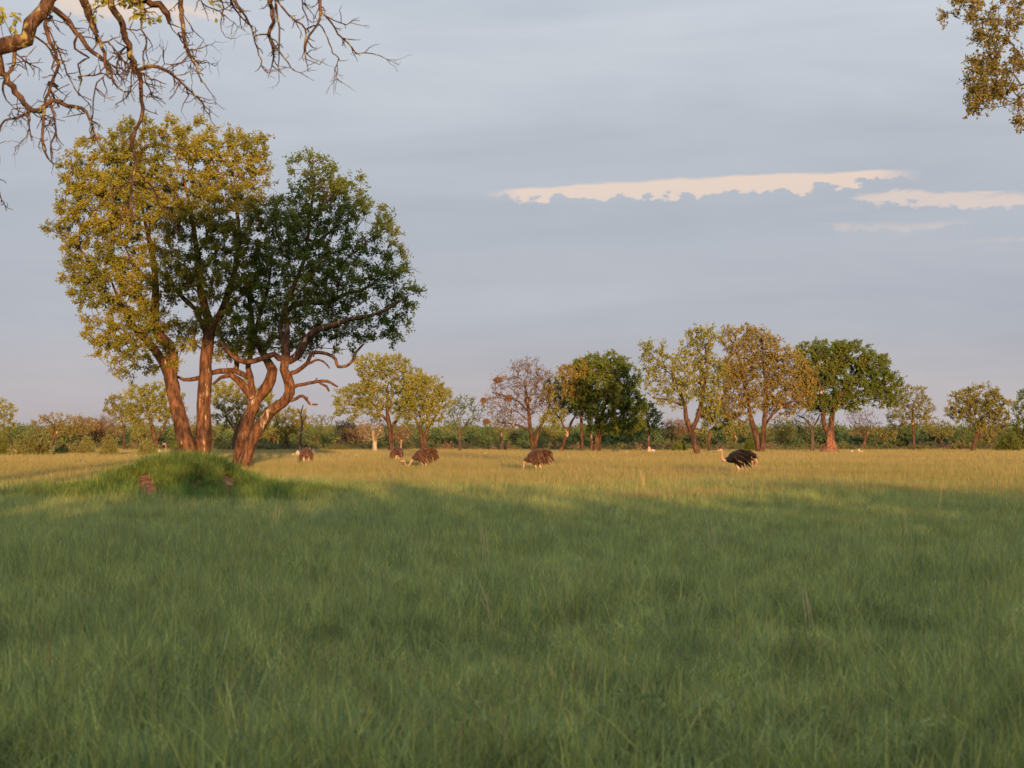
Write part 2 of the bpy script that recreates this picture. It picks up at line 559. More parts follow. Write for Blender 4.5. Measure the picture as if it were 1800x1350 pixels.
def foliage(rng, tips, tdir, twigs, per, tl, size, spread=1.0, droop=0.0, aspect=0.55):
    """sub-twigs at each tip with leaves along them: returns leaf verts/quads/v and twig edges"""
    T = len(tips)
    d = nrm(np.repeat(tdir, twigs, axis=0) * 0.7 + rng.normal(0, spread, (T * twigs, 3)) + np.array((0, 0, -droop)))
    L = tl * rng.uniform(0.5, 1.25, (T * twigs, 1))
    p0 = np.repeat(tips, twigs, axis=0)
    p1 = p0 + d * L
    t = rng.uniform(0.2, 1.05, (T * twigs, per, 1))
    base = p0[:, None] + (p1 - p0)[:, None] * t + rng.normal(0, 0.12 * tl, (T * twigs, per, 3))
    ld = nrm(d[:, None] * 0.5 + rng.normal(0, 0.8, base.shape))
    base = base.reshape(-1, 3)
    ld = ld.reshape(-1, 3)
    n = len(base)
    side = nrm(np.cross(ld, nrm(rng.normal(0, 0.7, (n, 3)) + np.array((0, 0, 0.8)))))
    up = np.cross(side, ld)
    ls = size * rng.uniform(0.6, 1.3, (n, 1))
    w = ls * aspect * 0.5
    fold = up * ls * 0.12
    v = np.stack([base, base + ld * ls * 0.5 + side * w + fold, base + ld * ls - up * ls * 0.08, base + ld * ls * 0.5 - side * w + fold], axis=1).reshape(-1, 3)
    q = np.arange(n * 4).reshape(-1, 4)
    val = np.clip(np.repeat(rng.uniform(0, 1, T), twigs * per) * 0.45 + rng.uniform(0, 1, n) * 0.55, 0, 1)
    return v, q, val, p0, p1


def twig_tubes(p0, p1, r):
    d = nrm(p1 - p0)
    ref = np.where(np.abs(d[:, 1:2]) < 0.9, np.array([[0, 1.0, 0]]), np.array([[1.0, 0, 0]]))
    u = nrm(np.cross(ref, d))
    w = np.cross(d, u)
    a = np.arange(3) / 3 * 2 * math.pi
    off = np.cos(a)[None, :, None] * u[:, None] + np.sin(a)[None, :, None] * w[:, None]
    v = np.concatenate([p0[:, None] + off * r, p1[:, None] + off * r * 0.5], axis=1).reshape(-1, 3)
    b = np.arange(len(p0))[:, None] * 6
    k = np.arange(3)[None]
    k2 = (k + 1) % 3
    q = np.stack([b + k, b + k2, b + 3 + k2, b + 3 + k], axis=2).reshape(-1, 4)
    return v, q


def lobe_points(rng, lobes, d, n, depth=1.0, shell=0.5, zoff=0.0, gap=0.0):
    """attractors inside ellipsoids traced in the photo (px), at distance d"""
    s = FPX / d
    vol = np.array([l[2] * l[3] * min(l[2], l[3]) ** 0.5 for l in lobes])
    vol = vol / vol.sum()
    out = []
    for l, f in zip(lobes, vol):
        k = max(3, int(round(n * f)))
        c = P(l[0], l[1], d)
        rx, rz = l[2] / s, l[3] / s
        ry = depth * (rx + rz) / 2
        cy = (l[4] if len(l) > 4 else rng.uniform(-0.3, 0.3)) * ry
        v = nrm(rng.normal(0, 1, (k, 3)))
        rr = (shell ** 3 + (1 - shell ** 3) * rng.uniform(0, 1, (k, 1))) ** (1 / 3)
        out.append(c + np.array((0, cy + zoff, 0)) + v * rr * np.array((rx, ry, rz)))
    a = np.vstack(out)
    if gap > 0:     # thin out evenly so that clumps and holes remain
        keep = []
        for i in rng.permutation(len(a)):
            if all(np.linalg.norm(a[i] - a[j]) > gap for j in keep):
                keep.append(i)
        a = a[keep]
    return a


def build_tree(name, label, base, tr, barkm, leafm, tipr, twigs=4, per=12, tl=0.6, size=0.14, spread=1.0, twigr=0.006,
               skip=0.0, cat='tree', group=None, lumps=0.08, droop=0.0, extra=None, expo=2.4, aspect=0.55, tipsel=None):
    tr.finish(tipr, expo)
    base = np.asarray(base, float)
    root = obj(name, None, None, base, label, cat, group)
    root.empty_display_size = 0.3
    v, q = tr.tubes(lumps=lumps)
    tips = np.array(tr.tips, dtype=int)
    rng = tr.r
    lf = None
    if len(tips):
        tp = np.array([tr.pos[i] for i in tips])
        td = np.array([tr.dir[i] for i in tips])
        fv, fq, val, p0, p1 = foliage(rng, tp, td, twigs, max(per, 1), tl, size, spread, droop, aspect)
        tv, tq = twig_tubes(p0, p1, twigr)
        q = np.vstack([q, tq + len(v)])
        v = np.vstack([v, tv])
        if per > 0:
            if skip > 0:
                bad = rng.uniform(0, 1, len(tips)) < skip
                keep = ~np.repeat(bad, twigs * per)
                fq = fq[keep]
                val = val[keep]
            lf = (fv, fq, val)
    me = mesh_np('trunk', v - base, q, mats=[barkm], smooth=True)
    obj('trunk', me, root)
    if lf is not None:
        me = mesh_np('crown', lf[0] - base, lf[1], mats=[leafm], attr=lf[2])
        obj('crown', me, root)
    return root


def px_poly(pts, d, depth=None):
    """[(px,py,width_px), ...] -> rows x,y,z,radius.  depth: list of offsets in metres"""
    s = FPX / d
    out = []
    for i, p in enumerate(pts):
        dy = 0.0 if depth is None else (depth[i] if isinstance(depth, (list, tuple)) else depth * i / max(1, len(pts) - 1))
        w = P(p[0], p[1], d + dy)
        out.append((w[0], w[1], w[2], p[2] / s / 2))
    return out


# ------------------------------------------------------------------ ground
def make_ground():
    # finer near the camera, coarse to the horizon
    ys = np.concatenate([np.linspace(-60, 120, 61), np.linspace(130, 400, 28), np.array([500, 700, 1000, 2000, 4000, 9000])])
    xs = np.concatenate([-np.array([9000, 3000, 1000, 400, 200])[:], np.linspace(-100, 100, 51), np.array([200, 400, 1000, 3000, 9000])])
    X, Y = np.meshgrid(xs, ys)
    Z = 0.03 * np.sin(X * 0.21 + 1) * np.sin(Y * 0.17) + 0.02 * np.sin(X * 0.53 + Y * 0.4)
    Z *= np.clip((150 - Y) / 60, 0, 1)
    v = np.stack([X, Y, Z], axis=2).reshape(-1, 3)
    nx, ny = len(xs), len(ys)
    i = (np.arange(ny - 1)[:, None] * nx + np.arange(nx - 1)[None]).ravel()
    q = np.stack([i, i + 1, i + nx + 1, i + nx], axis=1)
    obj('ground', mesh_np('ground', v, q, mats=[M['soil']], smooth=True), kind='structure',
        label='flat open savanna ground under the tall grass', cat='ground')


make_ground()


# ------------------------------------------------------------------ scatter (geometry nodes) for what nobody could count
def blades(rng, n, R, h, hs, w, lean, heads=0.0, headlen=0.3, headw=2.2, square=False):
    """a tuft field of n blades in a disc: verts, quads, tris, v, quad/tri materials"""
    a = rng.uniform(0, 2 * math.pi, n)
    rr = R * np.sqrt(rng.uniform(0, 1, n))
    # clumping
    nc = max(4, n // 14)
    cc = rng.uniform(-R, R, (nc, 2))
    b = np.stack([rr * np.cos(a), rr * np.sin(a)], axis=1)
    k = rng.integers(0, nc, n)
    cl = rng.uniform(0, 1, n) < 0.55
    b[cl] = cc[k[cl]] + rng.normal(0, 0.05 * R + 0.02, (cl.sum(), 2))
    H = h * np.clip(rng.normal(1, hs, n), 0.25, 2.2)
    la = rng.uniform(0, 2 * math.pi, n)
    ln = np.abs(rng.normal(0, lean, n)) * H
    ld = np.stack([np.cos(la), np.sin(la)], axis=1)
    sa = rng.uniform(0, 2 * math.pi, n)
    sdv = np.stack([np.cos(sa), np.sin(sa), np.zeros(n)], axis=1)
    W = w * rng.uniform(0.6, 1.4, n)
    head = rng.uniform(0, 1, n) < heads
    H = np.where(head, H * rng.uniform(1.15, 1.5, n), H)
    ts = np.array([0, 0.4, 0.75, 1.0])
    V = []
    for j, t in enumerate(ts):
        c = np.stack([b[:, 0] + ld[:, 0] * ln * t * t, b[:, 1] + ld[:, 1] * ln * t * t, H * (t - 0.12 * t * t * np.minimum(ln / H, 1.5)) - 0.03 * (j == 0)], axis=1)
        ww = W * (0.9, 1.0, 0.62, 0)[j]
        if j < 3:
            ww = np.where(head, W * (0.5, 0.45, headw * 0.5)[j], ww)
            V += [c - sdv * ww[:, None] / 2, c + sdv * ww[:, None] / 2]
        else:
            V += [c]
    v = np.stack(V, axis=1).reshape(-1, 3)
    o = np.arange(n) * 7
    q = np.concatenate([np.stack([o, o + 1, o + 3, o + 2], 1), np.stack([o + 2, o + 3, o + 5, o + 4], 1)])
    t = np.stack([o + 4, o + 5, o + 6], 1)
    val = rng.uniform(0, 1, n)
    val = np.concatenate([val, val, val])
    qm = np.concatenate([np.zeros(n, int), head.astype(int)])
    tm = head.astype(int)
    return v, q, t, val, qm, tm


def variants(cname, meshes):
    c = bpy.data.collections.new(cname)     # only holds the source shapes; not part of the scene
    for k, me in enumerate(meshes):
        c.objects.link(bpy.data.objects.new('%s_%02d' % (cname, k), me))
    return c


def scatter(name, pts, rz, sc, coll, nvar, label, cat, parent=None, sz=None):
    n = len(pts)
    rng = np.random.default_rng(n)
    me = bpy.data.meshes.new(name)
    me.vertices.add(n)
    me.vertices.foreach_set('co', np.asarray(pts, np.float32).ravel())
    szv = sc if sz is None else sz
    for nm, typ, val in (('rz', 'FLOAT', rz), ('sc', 'FLOAT', sc), ('sz', 'FLOAT', szv), ('ix', 'INT', rng.integers(0, nvar, n))):
        a = me.attributes.new(nm, typ, 'POINT')
        a.data.foreach_set('value', np.asarray(val, np.int32 if typ == 'INT' else np.float32))
    g = bpy.data.node_groups.new(name + '_scatter', 'GeometryNodeTree')
    g.interface.new_socket('Geometry', in_out='INPUT', socket_type='NodeSocketGeometry')
    g.interface.new_socket('Geometry', in_out='OUTPUT', socket_type='NodeSocketGeometry')
    N = g.nodes
    gi, go = N.new('NodeGroupInput'), N.new('NodeGroupOutput')
    ci = N.new('GeometryNodeCollectionInfo')
    ci.inputs['Collection'].default_value = coll
    ci.inputs['Separate Children'].default_value = True
    ci.inputs['Reset Children'].default_value = True
    ip = N.new('GeometryNodeInstanceOnPoints')
    ip.inputs['Pick Instance'].default_value = True

    def na(nm, typ):
        k = N.new('GeometryNodeInputNamedAttribute')
        k.data_type = typ
        k.inputs['Name'].default_value = nm
        return k.outputs['Attribute']
    cx, cs = N.new('ShaderNodeCombineXYZ'), N.new('ShaderNodeCombineXYZ')
    L = g.links
    L.new(na('rz', 'FLOAT'), cx.inputs[2])
    s1 = na('sc', 'FLOAT')
    L.new(s1, cs.inputs[0])
    L.new(s1, cs.inputs[1])
    L.new(na('sz', 'FLOAT'), cs.inputs[2])
    L.new(gi.outputs[0], ip.inputs['Points'])
    L.new(ci.outputs[0], ip.inputs['Instance'])
    L.new(na('ix', 'INT'), ip.inputs['Instance Index'])
    L.new(cx.outputs[0], ip.inputs['Rotation'])
    L.new(cs.outputs[0], ip.inputs['Scale'])
    L.new(ip.outputs[0], go.inputs[0])
    o = obj(name, me, parent, None, label, cat, None, 'stuff')
    md = o.modifiers.new('scatter', 'NODES')
    md.node_group = g
    return o


def wedge(rng, y0, y1, n, margin=1.3, extra=2.0):
    """points spread evenly over the ground seen by the camera, with room to step aside"""
    y = np.sqrt(rng.uniform(y0 * y0, y1 * y1, n))
    x = rng.uniform(-1, 1, n) * (0.3 * margin * y + extra)
    z = 0.03 * np.sin(x * 0.21 + 1) * np.sin(y * 0.17) + 0.02 * np.sin(x * 0.53 + y * 0.4)
    z *= np.clip((150 - y) / 60, 0, 1)
    return np.stack([x, y, z], axis=1)


MOUND_D = 47.5
MOUND = P(322, 888, MOUND_D)[:2]


def mound_h(x, y):
    """height of the big grassy termite mound"""
    dx, dy = x - MOUND[0], y - MOUND[1]
    a = np.arctan2(dy, dx)
    r = np.sqrt((dx * 0.92) ** 2 + (dy * 0.9) ** 2) * (1 + 0.06 * np.sin(3 * a + 1) + 0.04 * np.sin(5 * a))
    h = 0.56 * np.exp(-(r / 1.7) ** 4) + 0.43 * np.exp(-(r / 3.7) ** 2)
    h += 0.10 * np.exp(-((dx + 0.8) ** 2 + dy ** 2) / 0.35) + 0.14 * np.exp(-((dx - 0.35) ** 2 + dy ** 2) / 0.5)
    return h


BARE = [(263, 848, 25, 16), (345, 847, 9, 11), (401, 842, 17, 15)]      # bare earth on its face (px)


def make_grass():
    rng = np.random.default_rng(11)
    ms = []
    for k in range(6):
        v, q, t, val, qm, tm = blades(rng, 1200, 0.7, 0.26, 0.42, 0.0062, 0.6, 0.008)
        ms.append(mesh_np('blade_patch', v, q, t, [M['grass_near'], M['straw']], qm, tm, val))
    near = variants('near_grass', ms)
    p = wedge(rng, 8, 62, 5600, 1.15, 1.5)
    # patches of taller and shorter growth
    f = 1 + 0.25 * np.sin(p[:, 0] * 0.5 + 2 * np.sin(p[:, 1] * 0.21)) * np.sin(p[:, 1] * 0.37 + p[:, 0] * 0.1) + 0.16 * np.sin(p[:, 0] * 2.3 + 1) * np.sin(p[:, 1] * 1.3)
    on = mound_h(p[:, 0], p[:, 1]) > 0.09
    p, f = p[~on], f[~on]
    p[:, 2] += mound_h(p[:, 0], p[:, 1])
    scatter('green_grass', p, rng.uniform(0, 6.28, len(p)), rng.uniform(0.8, 1.25, len(p)), near, 6,
            'lush green grass filling the shaded foreground', 'grass', sz=f * rng.uniform(0.75, 1.2, len(p)))
    ms = []
    for k in range(5):
        v, q, t, val, qm, tm = blades(rng, 2400, 1.8, 0.33, 0.28, 0.010, 0.5, 0.12, 0.3, 1.7)
        ms.append(mesh_np('blade_patch', v, q, t, [M['grass_mid'], M['straw']], qm, tm, val))
    mid = variants('mid_grass', ms)
    p = wedge(rng, 44, 125, 2600)
    keep = rng.uniform(0, 1, len(p)) < np.clip((p[:, 1] - 40) / 14, 0.1, 1)
    p = p[keep]
    p = p[mound_h(p[:, 0], p[:, 1]) < 0.05]
    scatter('straw_grass', p, rng.uniform(0, 6.28, len(p)), rng.uniform(0.8, 1.25, len(p)), mid, 5,
            'sunlit yellowing grass with pale seed heads around the ostriches', 'grass', sz=rng.uniform(0.8, 1.15, len(p)))
    ms = []
    for k in range(5):
        v, q, t, val, qm, tm = blades(rng, 3200, 4.5, 0.36, 0.25, 0.024, 0.4, 0.2, 0.3, 1.5)
        ms.append(mesh_np('blade_patch', v, q, t, [M['grass_far'], M['straw']], qm, tm, val))
    far = variants('far_grass', ms)
    p = wedge(rng, 110, 330, 2600)
    scatter('plain_grass', p, rng.uniform(0, 6.28, len(p)), rng.uniform(0.8, 1.3, len(p)), far, 5,
            'dry golden grass spreading across the far plain to the trees', 'grass', sz=rng.uniform(0.8, 1.15, len(p)))


make_grass()


def make_mound():
    g = np.linspace(-7.5, 7.5, 91)
    X, Y = np.meshgrid(g + MOUND[0], g + MOUND[1])
    rng = np.random.default_rng(5)
    Z = mound_h(X, Y)
    r = np.sqrt((X - MOUND[0]) ** 2 + (Y - MOUND[1]) ** 2)
    Z = Z + np.where(Z > 0.2, rng.normal(0, 0.012, Z.shape), 0)
    Z = np.where(r > 6.8, -0.06, Z - 0.02)
    n = len(g)
    i = (np.arange(n - 1)[:, None] * n + np.arange(n - 1)[None]).ravel()
    q = np.stack([i, i + 1, i + n + 1, i + n], axis=1)
    base = np.array((MOUND[0], MOUND[1], 0))
    v = np.stack([X, Y, Z], axis=2).reshape(-1, 3) - base
    root = obj('termite_mound', mesh_np('termite_mound', v, q, mats=[M['earth_red']], smooth=True), None, base,
               'broad termite mound overgrown with green grass, bare red earth on its side', 'termite mound')
    ms = []
    for k in range(5):
        vv, qq, t, val, qm, tm = blades(rng, 130, 0.24, 0.20, 0.35, 0.011, 0.7, 0.0)
        ms.append(mesh_np('blade_patch', vv, qq, t, [M['grass_mound'], M['straw']], qm, tm, val))
    cl = variants('mound_grass', ms)
    m = 6000
    x = MOUND[0] + rng.normal(0, 2.6, m)
    y = MOUND[1] + rng.normal(0, 2.4, m)
    z = mound_h(x, y) - 0.03
    keep = (z > 0.02)
    # keep the bare patches free
    for (bx, by, rx, ry) in BARE:
        u = CX + FPX * x / y
        w = HOR - FPX * (z + 0.1 - EYE) / y
        keep &= ~((((u - bx) / (rx + 9)) ** 2 + ((w - by - 7) / (ry + 15)) ** 2 < 1) & (y < MOUND[1] + 0.2))
    x, y, z = x[keep], y[keep], z[keep]
    p = np.stack([x, y, z], 1) - base
    scatter('grass_cover', p, rng.uniform(0, 6.28, len(p)), rng.uniform(0.8, 1.3, len(p)), cl, 5, None, None, root, sz=np.clip(rng.lognormal(0, 0.35, len(p)), 0.5, 2.0))


make_mound()


# ------------------------------------------------------------------ the big pair of trees by the mound
def big_trees():
    d = 91.0
    # ---- left tree: two tall trunks
    T = Tree(3)
    base = P(346, 838, d)
    base[2] = 0
    b = P(346, 800, d)
    A = px_poly([(338, 838, 44), (334, 804, 33), (324, 768, 28), (311, 718, 26), (300, 664, 25)], d, [0, 0, 0, .1, .2])
    ia = T.poly(A, None, 0.35, 0.03)
    i1 = T.poly(px_poly([(303, 640, 22), (304, 622, 21), (296, 606, 20), (281, 592, 19), (272, 576, 18), (273, 540, 15), (272, 480, 12), (262, 420, 9), (245, 350, 1.5)], d, [.3, .4, .6, .8, 1, 1.4, 1.8, 2.2, 2.6]), ia[-1], 0.35, 0.05)
    i2 = T.poly(px_poly([(286, 636, 17), (263, 603, 14), (238, 580, 11), (215, 540, 8), (190, 480, 1.5)], d, [.2, .5, .8, 1.0, 1.0]), ia[-1], 0.35, 0.05)
    Bq = px_poly([(362, 838, 42), (358, 801, 30), (358, 757, 27), (357, 712, 25), (361, 673, 25), (362, 632, 24), (366, 596, 23), (371, 575, 22)], d, [0, 0, -.1, -.1, -.1, -.1, 0, 0])
    ib = T.poly(Bq, 0, 0.35, 0.03)
    T.poly(px_poly([(364, 555, 16), (352, 505, 13), (346, 440, 10), (335, 370, 7), (320, 300, 1.5)], d, [.2, .6, 1.0, 1.2, 1.2]), ib[-1], 0.35, 0.06)
    T.poly(px_poly([(386, 555, 15), (402, 515, 12), (414, 465, 10), (420, 400, 7), (405, 310, 1.5)], d, [.3, 1, 1.5, 2, 2.3]), ib[-1], 0.35, 0.06)
    T.poly(px_poly([(345, 545, 8), (310, 510, 7), (290, 470, 1.5)], d, [.3, .6, .9]), ib[-2], 0.35, 0.06)
    lobes = [(195, 300, 88, 66), (255, 255, 70, 44), (330, 250, 80, 42), (415, 272, 70, 46), (455, 285, 36, 36), (160, 350, 55, 60), (165, 440, 66, 76), (245, 370, 90, 80),
             (330, 350, 90, 75), (410, 370, 80, 80), (205, 510, 70, 60), (190, 575, 50, 24), (300, 480, 90, 62), (390, 470, 80, 66), (245, 560, 60, 40), (130, 400, 40, 50),
             (385, 550, 50, 40), (140, 490, 30, 40), (300, 590, 60, 30), (230, 605, 40, 26), (250, 640, 24, 14), (335, 600, 30, 26), (400, 600, 40, 26), (170, 590, 34, 18), (205, 600, 56, 34), (275, 622, 50, 30), (225, 640, 34, 20)]
    a = lobe_points(T.r, lobes, d, 1900, 1.0, 0.4, gap=0.56)
    T.grow(a, 0.55, 0.22, 0.16, start=len(ia) // 2, up=0.05)
    build_tree('tall_tree', 'tallest leafy tree with two straight red-brown trunks rising behind the grassy mound', base, T, M['bark_hero'], M['leaf_hero'],
               0.015, 7, 21, 0.5, 0.15, 1.0, 0.008, skip=0.07, lumps=0.07, group=None)
    # ---- right tree: two leaning trunks from one foot
    T = Tree(9)
    base = P(424, 838, d)
    base[2] = 0
    C = px_poly([(420, 840, 46), (422, 806, 27), (428, 770, 24), (437, 735, 23), (450, 705, 24), (463, 688, 24), (476, 668, 24), (480, 650, 20)], d, [.2, .2, .2, .3, .3, .3, .3, .3])
    ic = T.poly(C, None, 0.3, 0.04)
    D = px_poly([(430, 838, 38), (433, 805, 24), (441, 779, 22), (458, 748, 21), (474, 725, 21), (497, 708, 22), (509, 690, 21), (506, 665, 18), (498, 649, 16), (502, 630, 18), (503, 608, 13)], d,
                [-.4, -.4, -.4, -.5, -.6, -.7, -.8, -.9, -1, -1, -1])
    idd = T.poly(D, 0, 0.3, 0.04)
    T.poly(px_poly([(470, 634, 15), (457, 612, 12), (447, 590, 10), (440, 540, 8), (430, 480, 1.5)], d, [.4, .7, 1, 1.3, 1.6]), ic[-1], 0.35, 0.06)
    T.poly(px_poly([(443, 690, 13), (441, 665, 11), (436, 646, 10), (443, 612, 9), (452, 570, 8), (470, 510, 6), (480, 440, 1.5)], d, [.3, .5, .7, .9, 1.1, 1.4, 1.6]), T.nearest(P(446, 710, d)), 0.35, 0.06)
    T.poly(px_poly([(430, 682, 14), (419, 668, 12), (404, 659, 10), (388, 664, 6), (374, 676, 4)], d, [.2, 0, -.2, -.4, -.6]), T.nearest(P(441, 700, d)), 0.3, 0.08)
    T.poly(px_poly([(414, 652, 11), (395, 652, 11), (374, 655, 9), (348, 665, 8), (322, 667, 6), (300, 655, 3)], d, [1.2, 1.4, 1.6, 1.7, 1.8, 1.9]), T.nearest(P(436, 648, d)), 0.3, 0.08)
    T.poly(px_poly([(416, 640, 10), (415, 622, 7), (400, 600, 5), (385, 590, 1.5)], d, [1.3, 1.4, 1.5, 1.6]), T.nearest(P(414, 652, d + 1.2)), 0.3, 0.08)
    # limbs of the right trunk
    T.poly(px_poly([(510, 634, 17), (522, 626, 16), (533, 607, 14), (550, 584, 12), (570, 576, 10), (613, 562, 8), (652, 554, 6), (685, 541, 5), (720, 518, 1.5)], d, [-1, -1, -1, -1.2, -1.3, -1.5, -1.5, -1.4, -1.3]), idd[-3], 0.3, 0.07)
    T.poly(px_poly([(490, 630, 11), (482, 623, 11), (458, 630, 10), (432, 637, 9), (408, 626, 8), (396, 610, 6), (380, 590, 1.5)], d, [-1.1, -1.2, -1.4, -1.5, -1.5, -1.4, -1.3]), idd[-3], 0.3, 0.07)
    T.poly(px_poly([(505, 580, 10), (503, 550, 10), (530, 532, 9), (572, 532, 8), (610, 516, 7), (640, 508, 5), (680, 480, 1.2)], d, [-.8, -.4, 0, .3, .5, .6, .7]), idd[-1], 0.3, 0.07)
    T.poly(px_poly([(492, 580, 9), (505, 530, 8), (530, 470, 7), (541, 420, 6), (545, 375, 5), (553, 325, 4), (548, 290, 1.5)], d, [-.5, 0, .5, .8, 1, 1.1, 1.2]), idd[-1], 0.3, 0.07)
    T.poly(px_poly([(556, 428, 5), (580, 408, 4), (598, 394, 3)], d, [1.1, 1.4, 1.6]), T.nearest(P(541, 425, d + .8)), 0.3, 0.07)
    # dead, bare limbs reaching right
    dead = []
    dead += T.poly(px_poly([(512, 656, 8), (528, 648, 8), (541, 638, 7.5), (549, 620, 7), (574, 622, 6), (590, 632, 6), (594, 645, 6), (615, 640, 5), (627, 618, 4.5), (640, 604, 3)], d, [-1, -1.2, -1.5, -1.7, -2, -2.1, -2.2, -2.3, -2.4, -2.4]), T.nearest(P(507, 668, d - .9)), 0.2, 0.12)
    dead += T.poly(px_poly([(541, 640, 5), (560, 632, 4), (574, 640, 3), (580, 648, 2)], d, [-1.6, -1.8, -2, -2]), 'near', 0.2, 0.15)
    dead += T.poly(px_poly([(516, 681, 6), (530, 676, 6), (549, 672, 5.5), (574, 670, 5), (594, 680, 3)], d, [-.9, -1.1, -1.3, -1.5, -1.7]), T.nearest(P(510, 690, d - .8)), 0.2, 0.12)
    dead += T.poly(px_poly([(563, 674, 5), (574, 679, 4.5), (579, 688, 3)], d, [-1.4, -1.5, -1.5]), 'near', 0.2, 0.1)
    dead += T.poly(px_poly([(555, 671, 3.5), (557, 664, 2.5)], d, [-1.3, -1.3]), 'near', 0.2, 0.1)
    dead += T.poly(px_poly([(513, 704, 6), (533, 696, 5.5), (544, 709, 4.5), (558, 711, 3)], d, [-.8, -1, -1.2, -1.4]), T.nearest(P(503, 704, d - .7)), 0.2, 0.12)
    dead += T.poly(px_poly([(541, 704, 3), (540, 697, 2)], d, [-1.2, -1.2]), 'near', 0.2, 0.1)
    lobes = [(556, 306, 46, 40), (590, 345, 62, 50), (560, 370, 70, 60), (640, 400, 62, 56), (675, 455, 52, 50), (700, 505, 42, 46), (690, 550, 46, 34), (620, 480, 76, 60), (540, 460, 80, 70),
             (500, 400, 60, 60), (470, 470, 60, 60), (470, 560, 70, 46), (560, 550, 80, 44), (630, 565, 60, 30), (420, 590, 46, 24), (500, 520, 80, 50), (610, 600, 30, 16), (470, 600, 50, 24), (430, 620, 34, 14), (560, 590, 50, 20), (450, 606, 60, 26), (525, 602, 50, 22), (400, 612, 40, 24), (590, 600, 40, 18), (655, 585, 50, 22)]
    a = lobe_points(T.r, lobes, d, 1500, 1.0, 0.35, gap=0.56)
    n0 = len(ic)
    T.grow(a, 0.55, 0.22, 0.16, start=n0, up=0.05)
    # bare twigs hanging at the right edge
    leafy = len(T.tips)
    build_tree('leaning_tree', 'leafy tree with twisted leaning trunks and bare dead limbs beside the two straight trunks', base, T, M['bark_hero'], M['leaf_hero2'],
               0.015, 7, 19, 0.5, 0.15, 1.0, 0.008, skip=0.15, lumps=0.09)


big_trees()


# ------------------------------------------------------------------ trees across the plain
def auto_lobes(rng, x0, x1, y0, y1, k=8):
    cx, cy, rx, ry = (x0 + x1) / 2, (y0 + y1) / 2, (x1 - x0) / 2, (y1 - y0) / 2
    out = []
    for i in range(k):
        a = 2 * math.pi * (i + rng.uniform(-.3, .3)) / k
        f = rng.uniform(0.45, 0.68)
        s = rng.uniform(0.30, 0.46)
        out.append((cx + rx * f * math.cos(a), cy - ry * f * math.sin(a), rx * s, ry * s))
    out.append((cx, cy, rx * 0.45, ry * 0.45))
    return out


def plain_tree(name, label, ybase, trunks, crown, leaf, bark='bark_brown', n=260, seed=1, per=12, twigs=5, tl=0.68, size=0.25, skip=0.0, lobes=None,
               shell=0.45, depth=1.0, gap=0.6, d=None, tipr=0.021, k=8, gnarl=0.16, group='trees standing across the far plain', expo=2.25, twigr=0.012):
    d = d or dist_of(ybase)
    if name in ('dense_tree', 'golden_giant', 'golden_tree'):
        gap = 0.5
    if leaf == 'leaf_brown' and gap < 0.7:      # all twigs, hardly a leaf
        gap, twigs, tl, twigr = 0.6, 8, 0.95, 0.012
    T = Tree(seed)
    s = FPX / d
    bx = trunks[0][0][0]
    base = P(bx, ybase, d)
    base[2] = 0.0
    first = None
    for i, tk in enumerate(trunks):
        tk = list(tk)
        if i == 0 or (tk[0][1] > ybase - 5):
            foot = (tk[0][0], HOR + EYE * s + 2, tk[0][2] * 1.35)
            rows = px_poly([foot] + tk, d, T.r.uniform(-.5, .5) if i else 0.0)
            ids = T.poly(rows, None if first is None else 0, 0.6, 0.05)
        else:
            rows = px_poly(tk, d, float(T.r.uniform(-2, 2)))
            ids = T.poly(rows, T.nearest(np.array(rows[0][:3])), 0.6, 0.06)
        if first is None:
            first = ids
    lb = lobes or auto_lobes(T.r, *crown, k=k)
    a = lobe_points(T.r, lb, d, n, depth, shell, gap=gap)
    a = a[a[:, 2] > 1.0]
    T.grow(a, 0.9, 0.22, gnarl, start=min(2, len(first) - 1), up=0.06)
    return build_tree(name, label, base, T, M[bark], M[leaf], tipr, twigs, per, tl, size, 1.0, twigr, skip=skip, lumps=0.08, group=group, expo=expo, aspect=0.7)


